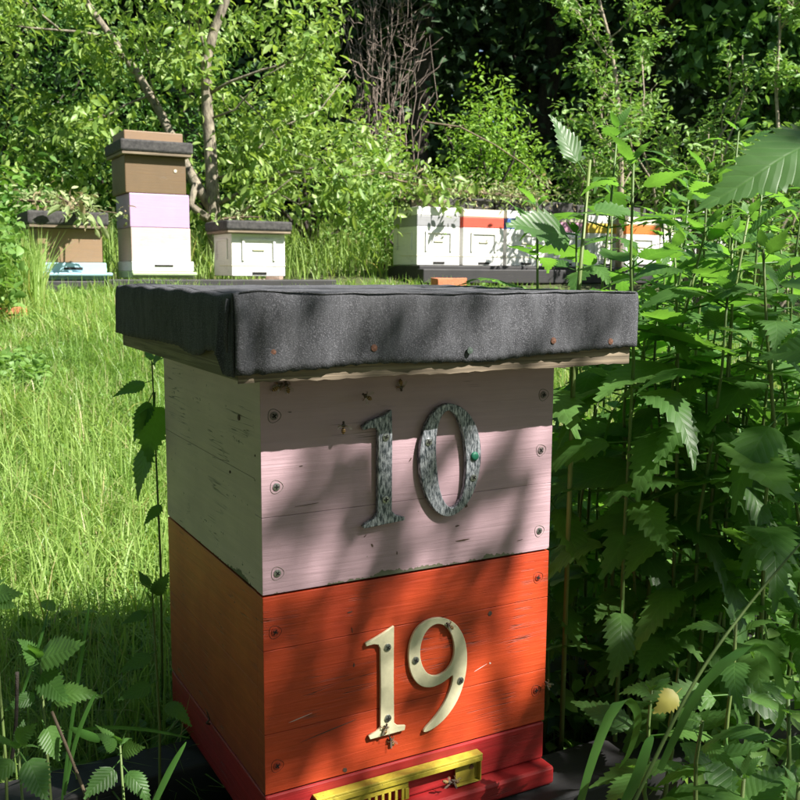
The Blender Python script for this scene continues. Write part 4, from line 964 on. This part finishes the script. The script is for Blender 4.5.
limbs += [(P3([(290, 172, 8.7), (340, 178, 8.6), (390, 172, 8.5), (430, 180, 8.5)]), .010, .003), (P3([(275, 192, 8.7), (300, 205, 8.6), (330, 178, 8.6), (362, 160, 8.5)]), .009, .003),
          (P3([(240, 96, 8.9), (265, 120, 8.8), (285, 150, 8.7), (320, 160, 8.6)]), .008, .003), (P3([(196, 184, 8.95), (190, 205, 8.9), (212, 222, 8.95)]), .03, .05),
          (P3([(186, 60, 8.9), (190, 20, 8.8), (170, -20, 8.8)]), .008, .003), (P3([(60, 30, 9.2), (30, 5, 9.0), (0, -10, 9.0)]), .012, .005)]
def plumf(px, py):
    if px > 330 and py < 20 and random.random() < .6: return False
    return px < 352-(.10*abs(py-110)) and (math.sin(px*.045+1.3)+math.sin(py*.06+px*.021)+math.sin((px+py)*.033) > -.75)
ex = boxpts(250, -80, 350, -90, 205, 9.3, 10.6, lambda x, y: plumf(x, y) and (x < 285 or y < 180))
ex = [e for e in ex if random.random() < .85]
tree('fruit tree with two lichen spotted trunks and fresh green leaves behind the tall hive', 'tree', bs, limbs, 2, .5, 30, .115, .10, .045, 'plum', extra=ex, name='fruit_tree', hang=.7, dens_from=.2)
# shrubs behind it
def shrub(label, plo, phi, ylo, yhi, dlo, dhi, n, mat='shrub', per=26, L=.08, W=.045, spread=.16, f=None, name='shrub', group='green shrubs behind the left hives', stems=5, bark='barkdark', hang=.35, cat='shrub'):
    c = at((plo+phi)/2, 300, (dlo+dhi)/2); c.z = Z(c.x, c.y)-.03
    ex = boxpts(n, plo, phi, ylo, yhi, dlo, dhi, f); lm = []
    for i in range(stems):
        e = Vector(random.choice(ex)); lm.append((wpath(c, e, 5, .05), .03 if 'n' else 0, .008))
    return tree(label, cat, c, lm, 2, .5, per, spread, L, W, mat, bark, extra=ex, name=name, group=group, hang=hang)
shrub('dense green shrub at the far left behind the brown hive', -120, 110, -60, 235, 9.9, 11.8, 170, per=30, mat='maple')
shrub('green shrub behind the tall stacked hive', 60, 240, 60, 240, 10.1, 11.8, 130, per=28, mat='maple')
shrub('bright shrub between the fruit tree and the grassy gap', 230, 400, 90, 190, 9.8, 11.5, 110, 'plum', per=26, f=lambda x, y: (y > 110+.25*max(0, x-330) or x < 330) and y < 200-.12*max(0, x-290))
shrub('low leafy shrub left of the brown hive', -60, 28, 165, 262, 7.4, 8.6, 30, 'shrub', per=26, L=.10, W=.05)
shrub('pale overgrown bush at the end of the row of white hives', 345, 440, 150, 240, 9.2, 10.4, 55, 'sap', per=24, L=.06, W=.035, f=lambda x, y: y > 150+(440-x)*.15 and x < 400)
# lime bush right of centre
shrub('lime green bush in front of the dark wood above the row of hives', 415, 545, 70, 215, 11.2, 12.4, 150, 'lime', per=18, L=.075, W=.03, spread=.11,
      f=lambda x, y: y > 205-(1-abs((x-490)/62)**1.6)*122+(12*math.sin(x*.22)) and abs(x-490) < 60, stems=9, group='bushes before the dark wood')
# bare brush
def brush():
    c = at(378, 230, 13.0); c.z = Z(c.x, c.y)-.03; r = empty('bare_bush', c, 'tangle of bare reddish brown twigs above the grassy gap', 'bush', 'bushes before the dark wood')
    for i in range(34):
        px = random.uniform(342, 412); e = at(px+random.uniform(-12, 25), random.uniform(-60, 60), random.uniform(12.6, 13.4)); s = c+Vector((random.uniform(-.4, .6), random.uniform(-.2, .2), 0))
        pts = wpath(s, e, 7, .06); MB().tube(rel(pts, r), [.012, .010, .009, .008, .006, .005, .004, .003], 4).build('twig', M['twigred'], r)
    mb = MB()
    for i in range(220):
        p = at(random.uniform(338, 420), random.uniform(-40, 175), random.uniform(12.6, 13.4)); mb.tube(rel(wpath(p, p+Vector((random.gauss(0, .25), random.gauss(0, .2), random.uniform(.1, .5))), 3, .03), r), .005, 3, cap=False)
    tag(mb.build('fine_twigs', M['twigred'], r), kind='stuff')
brush()
# slender sapling
tS = P3([(620, 225, 9.5), (621, 180, 9.5), (620, 130, 9.5), (616, 80, 9.5), (610, 40, 9.5), (600, 5, 9.5), (592, -50, 9.5)])
lmS = [(tS, .036, .012)]
for (a, b_) in (((616, 90), (655, 45)), ((613, 60), (578, 12)), ((618, 110), (590, 70)), ((610, 38), (640, 5)), ((604, 15), (565, 5)), ((619, 140), (650, 100)), ((620, 160), (592, 130)), ((600, 0), (630, -40))):
    lmS.append((wpath(at(*a, 9.5), at(*b_, random.uniform(9.3, 9.7)), 4, .02), .009, .003))
bS = tS[0].copy(); bS.z = Z(bS.x, bS.y)
tree('slender pale sapling with sparse young leaves in front of the dark wood', 'tree', bS, [([bS]+tS, .036, .012)]+lmS[1:], 7, .3, 9, .05, .075, .030, 'sap', 'barkpale', name='sapling', group='young trees behind the nettles', dens_from=.15, hang=.1)
def openbush(label, seed, cx, cy, spreadx, ys, d, n, lpc=9, mat='sap'):
    random.seed(seed); c = at(cx, cy, d); c.z = Z(c.x, c.y); lm = []
    for i in range(n):
        e = at(cx+random.uniform(-spreadx, spreadx), random.uniform(*ys), d+random.uniform(-.5, .5)); lm.append((wpath(c, e, 6, .07), .02, .005))
    tree(label, 'bush', c, lm, 8, .38, lpc, .06, .075, .032, mat, 'barkpale', name='bush', group='young trees behind the nettles', dens_from=.35, hang=.15, twr=.005)
openbush('open bush with pale stems and small leaves right of the sapling', 5, 690, 230, 65, (55, 150), 8.6, 12)
openbush('thin leafy bush left of the slender sapling', 6, 598, 225, 32, (75, 180), 9.9, 7)
openbush('straggly bush with pale twigs near the right edge', 8, 775, 240, 42, (90, 200), 8.0, 8)
tR = P3([(778, 240, 8.2), (780, 160, 8.2), (776, 90, 8.2), (780, 30, 8.2), (778, -50, 8.2)])
tree('very thin young tree at the right edge', 'tree', tR[0], [(tR, .018, .008)]+[(wpath(tR[i], tR[i]+Vector((random.uniform(-.2, .2), random.uniform(-.2, .2), .2)), 3, .02), .006, .003) for i in (1, 2, 2, 3, 3)], 6, .2, 8, .04, .07, .03, 'sap', 'barkpale', name='sapling', group='young trees behind the nettles', hang=.1)
random.seed(21)
# pruned branches
def prunings(label, pts, nleaf, L=.06, sp=.05, twigs=8):
    P_ = [Vector(p) for p in pts]; r = empty('cut_branch', P_[0], label, 'cut branch', 'pruned branches lying on the hives')
    MB().tube(rel(P_, r), [.010*(1-.6*i/(len(P_)-1)) for i in range(len(P_))], 5).build('stem', M['twig'], r)
    cs = []; mb = MB()
    for i in range(twigs):
        j = random.randint(0, len(P_)-2); p = P_[j].lerp(P_[j+1], random.random()); e = p+Vector((random.gauss(0, .16), random.gauss(0, .12), random.gauss(.02, .04)))
        mb.tube(rel([p, e], r), .003, 4, cap=False); cs += [np.array(p.lerp(e, u)) for u in (.3, .6, 1)]
    tag(mb.build('twigs', M['twig'], r), kind='stuff')
    cloud('leaves', clumps(np.array(cs), max(1, nleaf//len(cs)), sp), L, L*.4, M['wilt'], r, .5, loc=tuple(P_[0]))
prunings('wilting cut branches heaped on the lid of the brown hive', P3([(20, 200, 6.9), (50, 202, 7.0), (80, 205, 7.0), (108, 212, 6.95)]), 420, .06, .05, 14)
prunings('wilting leafy twig hanging over the lid of the brown hive', P3([(60, 198, 6.85), (80, 208, 6.75), (92, 216, 6.7), (98, 226, 6.68)]), 80, .09, .03, 5)
prunings('few dry twigs lying on the lid of the left white hive', P3([(222, 219, 7.6), (240, 217, 7.6), (262, 217, 7.6)]), 60, .05, .03, 5)
prunings('leafy cut branches heaped on the lids of the white hives', P3([(400, 200, 8.5), (430, 194, 8.7), (470, 192, 8.8), (510, 194, 9.0), (548, 197, 9.2)]), 1000, .055, .07, 34)
prunings('long cut branch with its butt raised over the white hives', P3([(372, 170, 8.4), (400, 181, 8.5), (440, 188, 8.6), (490, 194, 8.8), (545, 200, 9.0)]), 150, .06, .05, 8)
prunings('bare arching cut branch above the white hives', P3([(425, 122, 8.8), (460, 127, 8.8), (495, 145, 8.9), (525, 165, 9.0), (550, 190, 9.1)]), 30, .05, .03, 4)

# dark wood: big trees with shading crowns, understorey and trunks
random.seed(33); rng = np.random.default_rng(5)
def bigtree(px, d, h, cr, label, mat='forest', nb=7, low=.35, per=42, leaf=.26):
    p = at(px, 280, d); x, y = p.x, p.y; z0 = Z(x, y)-.1; b = Vector((x, y, z0)); top = b+Vector((random.uniform(-.4, .4), random.uniform(-.4, .4), h*.86))
    tr = wpath(b, top, 6, .10); lm = [(tr, .20, .06)]; ex = []
    for i in range(nb):
        t = random.uniform(low*.8, 1); j = min(5, int(t*6)); s = tr[j]; a = 6.28*i/nb+random.random(); rr = cr*random.uniform(.6, 1)
        lm.append((wpath(s, s+Vector((math.cos(a)*rr, math.sin(a)*rr, h*.12)), 4, .1), .07, .02))
    for i in range(int(60*cr/2)):
        a = random.uniform(0, 6.28); u = random.random()**.5; t = random.random(); zz = z0+h*(low+(1-low)*t); rr = cr*u*math.sin(math.pi*(.12+.83*t))**.6
        ex.append((x+math.cos(a)*rr, y+math.sin(a)*rr, zz))
    tree(label, 'tree', b, lm, 3, 1.2, per, .38, leaf, leaf*.55, mat, 'barkdark', extra=ex, name='forest_tree', group='trees of the dark wood behind', hang=.4, twr=.015)
bt = [(-140, 15, 9, 2.8), (40, 17, 11, 3.2), (190, 15.5, 10, 3.0), (330, 17, 12, 3.2), (430, 15.5, 11, 3.0), (540, 17, 12, 3.3), (640, 15.5, 11, 3.0), (760, 16, 11, 3.2), (900, 15, 10, 3.0)]
bl = ['dark broad tree beyond the far left shrubs', 'dark tree behind the leaning fruit tree trunk', 'dark tree behind the upright fruit tree trunk', 'dark tree behind the bare reddish brush', 'dark tree behind the lime green bush',
      'dark tree between the lime bush and the sapling', 'dark tree behind the slender sapling', 'dark tree behind the right hand bush', 'dark tree beyond the right edge']
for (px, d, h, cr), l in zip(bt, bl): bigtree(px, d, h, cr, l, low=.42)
for px, d, h, cr, l in ((20, 23, 13, 4, 'second row dark tree at the far left'), (200, 24, 13, 4, 'second row dark tree behind the fruit tree'), (380, 23, 14, 4, 'second row dark tree above the brush'), (520, 24, 14, 4, 'second row dark tree right of centre'), (680, 23, 14, 4, 'second row dark tree behind the sapling and bush'), (840, 23, 13, 4, 'second row dark tree at the far right')):
    bigtree(px, d, h, cr, l, low=.12, nb=6, per=44, leaf=.34)
# medium green maple crown at the upper right
shrub('mid green maple crown hanging at the upper right', 695, 830, -30, 115, 12.6, 14.0, 80, 'maple', per=30, L=.15, W=.13, spread=.22, f=lambda x, y: y < 60+.45*(x-695), group='trees of the dark wood behind', hang=.6, name='maple_tree', cat='tree', stems=4)
# the depth of the wood: one mass nobody could count
P = []
for _ in range(26000):
    px = random.uniform(-500, 1300); d = random.uniform(26, 32); x, y, _z = at(px, 300, d); zz = Z(x, min(y, 60))+random.uniform(0, 1)**.9*15; P.append((x, y, zz))
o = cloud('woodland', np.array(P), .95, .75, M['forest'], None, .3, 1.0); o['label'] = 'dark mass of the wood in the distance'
P = []
for _ in range(15000):
    px = random.uniform(-200, 1050); d = random.uniform(14.5, 20); x, y, _z = at(px, 300, d); P.append((x, y, Z(x, y)+random.random()**1.3*4.5))
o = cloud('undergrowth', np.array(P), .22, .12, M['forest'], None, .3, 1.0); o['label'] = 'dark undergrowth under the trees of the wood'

# unseen trees added round the clearing to block sky light
def sky_block_tree(x, y, h, cr, label, low=.1, n=60, mat='shrub'):
    z0 = Z(x, y)-.1; b = Vector((x, y, z0)); tr = wpath(b, b+Vector((.2, .1, h*.85)), 6, .08); lm = [(tr, .18, .05)]; ex = []
    for i in range(6):
        s_ = tr[2+i % 4]; a = 1.05*i; lm.append((wpath(s_, s_+Vector((math.cos(a)*cr*.8, math.sin(a)*cr*.8, h*.12)), 4, .08), .06, .02))
    for i in range(n):
        a = random.uniform(0, 6.28); t = random.random(); rr = cr*random.random()**.5*math.sin(math.pi*(.12+.83*t))**.6; ex.append((x+math.cos(a)*rr, y+math.sin(a)*rr, z0+h*(low+(1-low)*t)))
    tree(label, 'tree', b, lm, 2, 1.0, 40, .42, .30, .20, mat, 'barkdark', extra=ex, name='sky_block_tree', group='unseen trees added round the clearing to block sky light', hang=.3, twr=.012)
for x, y, h, cr, l in ((-4.2, .6, 8, 2.4, 'unseen leafy tree added left of the meadow beside the hives'), (-5.2, 5.2, 9, 2.6, 'unseen leafy tree added at the left end of the meadow'), (-4.6, -3.6, 9, 2.6, 'unseen leafy tree added behind and left of the camera'),
        (-1.6, -6.2, 9, 2.6, 'unseen leafy tree added straight behind the camera'), (2.2, -9.4, 8, 2.6, 'unseen leafy tree added far behind the camera to the right'), (8.5, -11, 8.5, 3, 'unseen leafy tree added far out on the sunny side'), (-6.5, 11, 10, 3, 'unseen leafy tree added left of the shrubs behind the hives')):
    sky_block_tree(x, y, h, cr, l)
sky_block_tree(-2.2, -3.4, 7.5, 2.3, 'unseen added tree whose crown hangs over the left of the camera', low=.45)
sky_block_tree(12.5, -1, 9, 3, 'unseen leafy tree on the right side of the clearing'); sky_block_tree(14, 6, 10, 3, 'unseen leafy tree at the right edge of the wood')
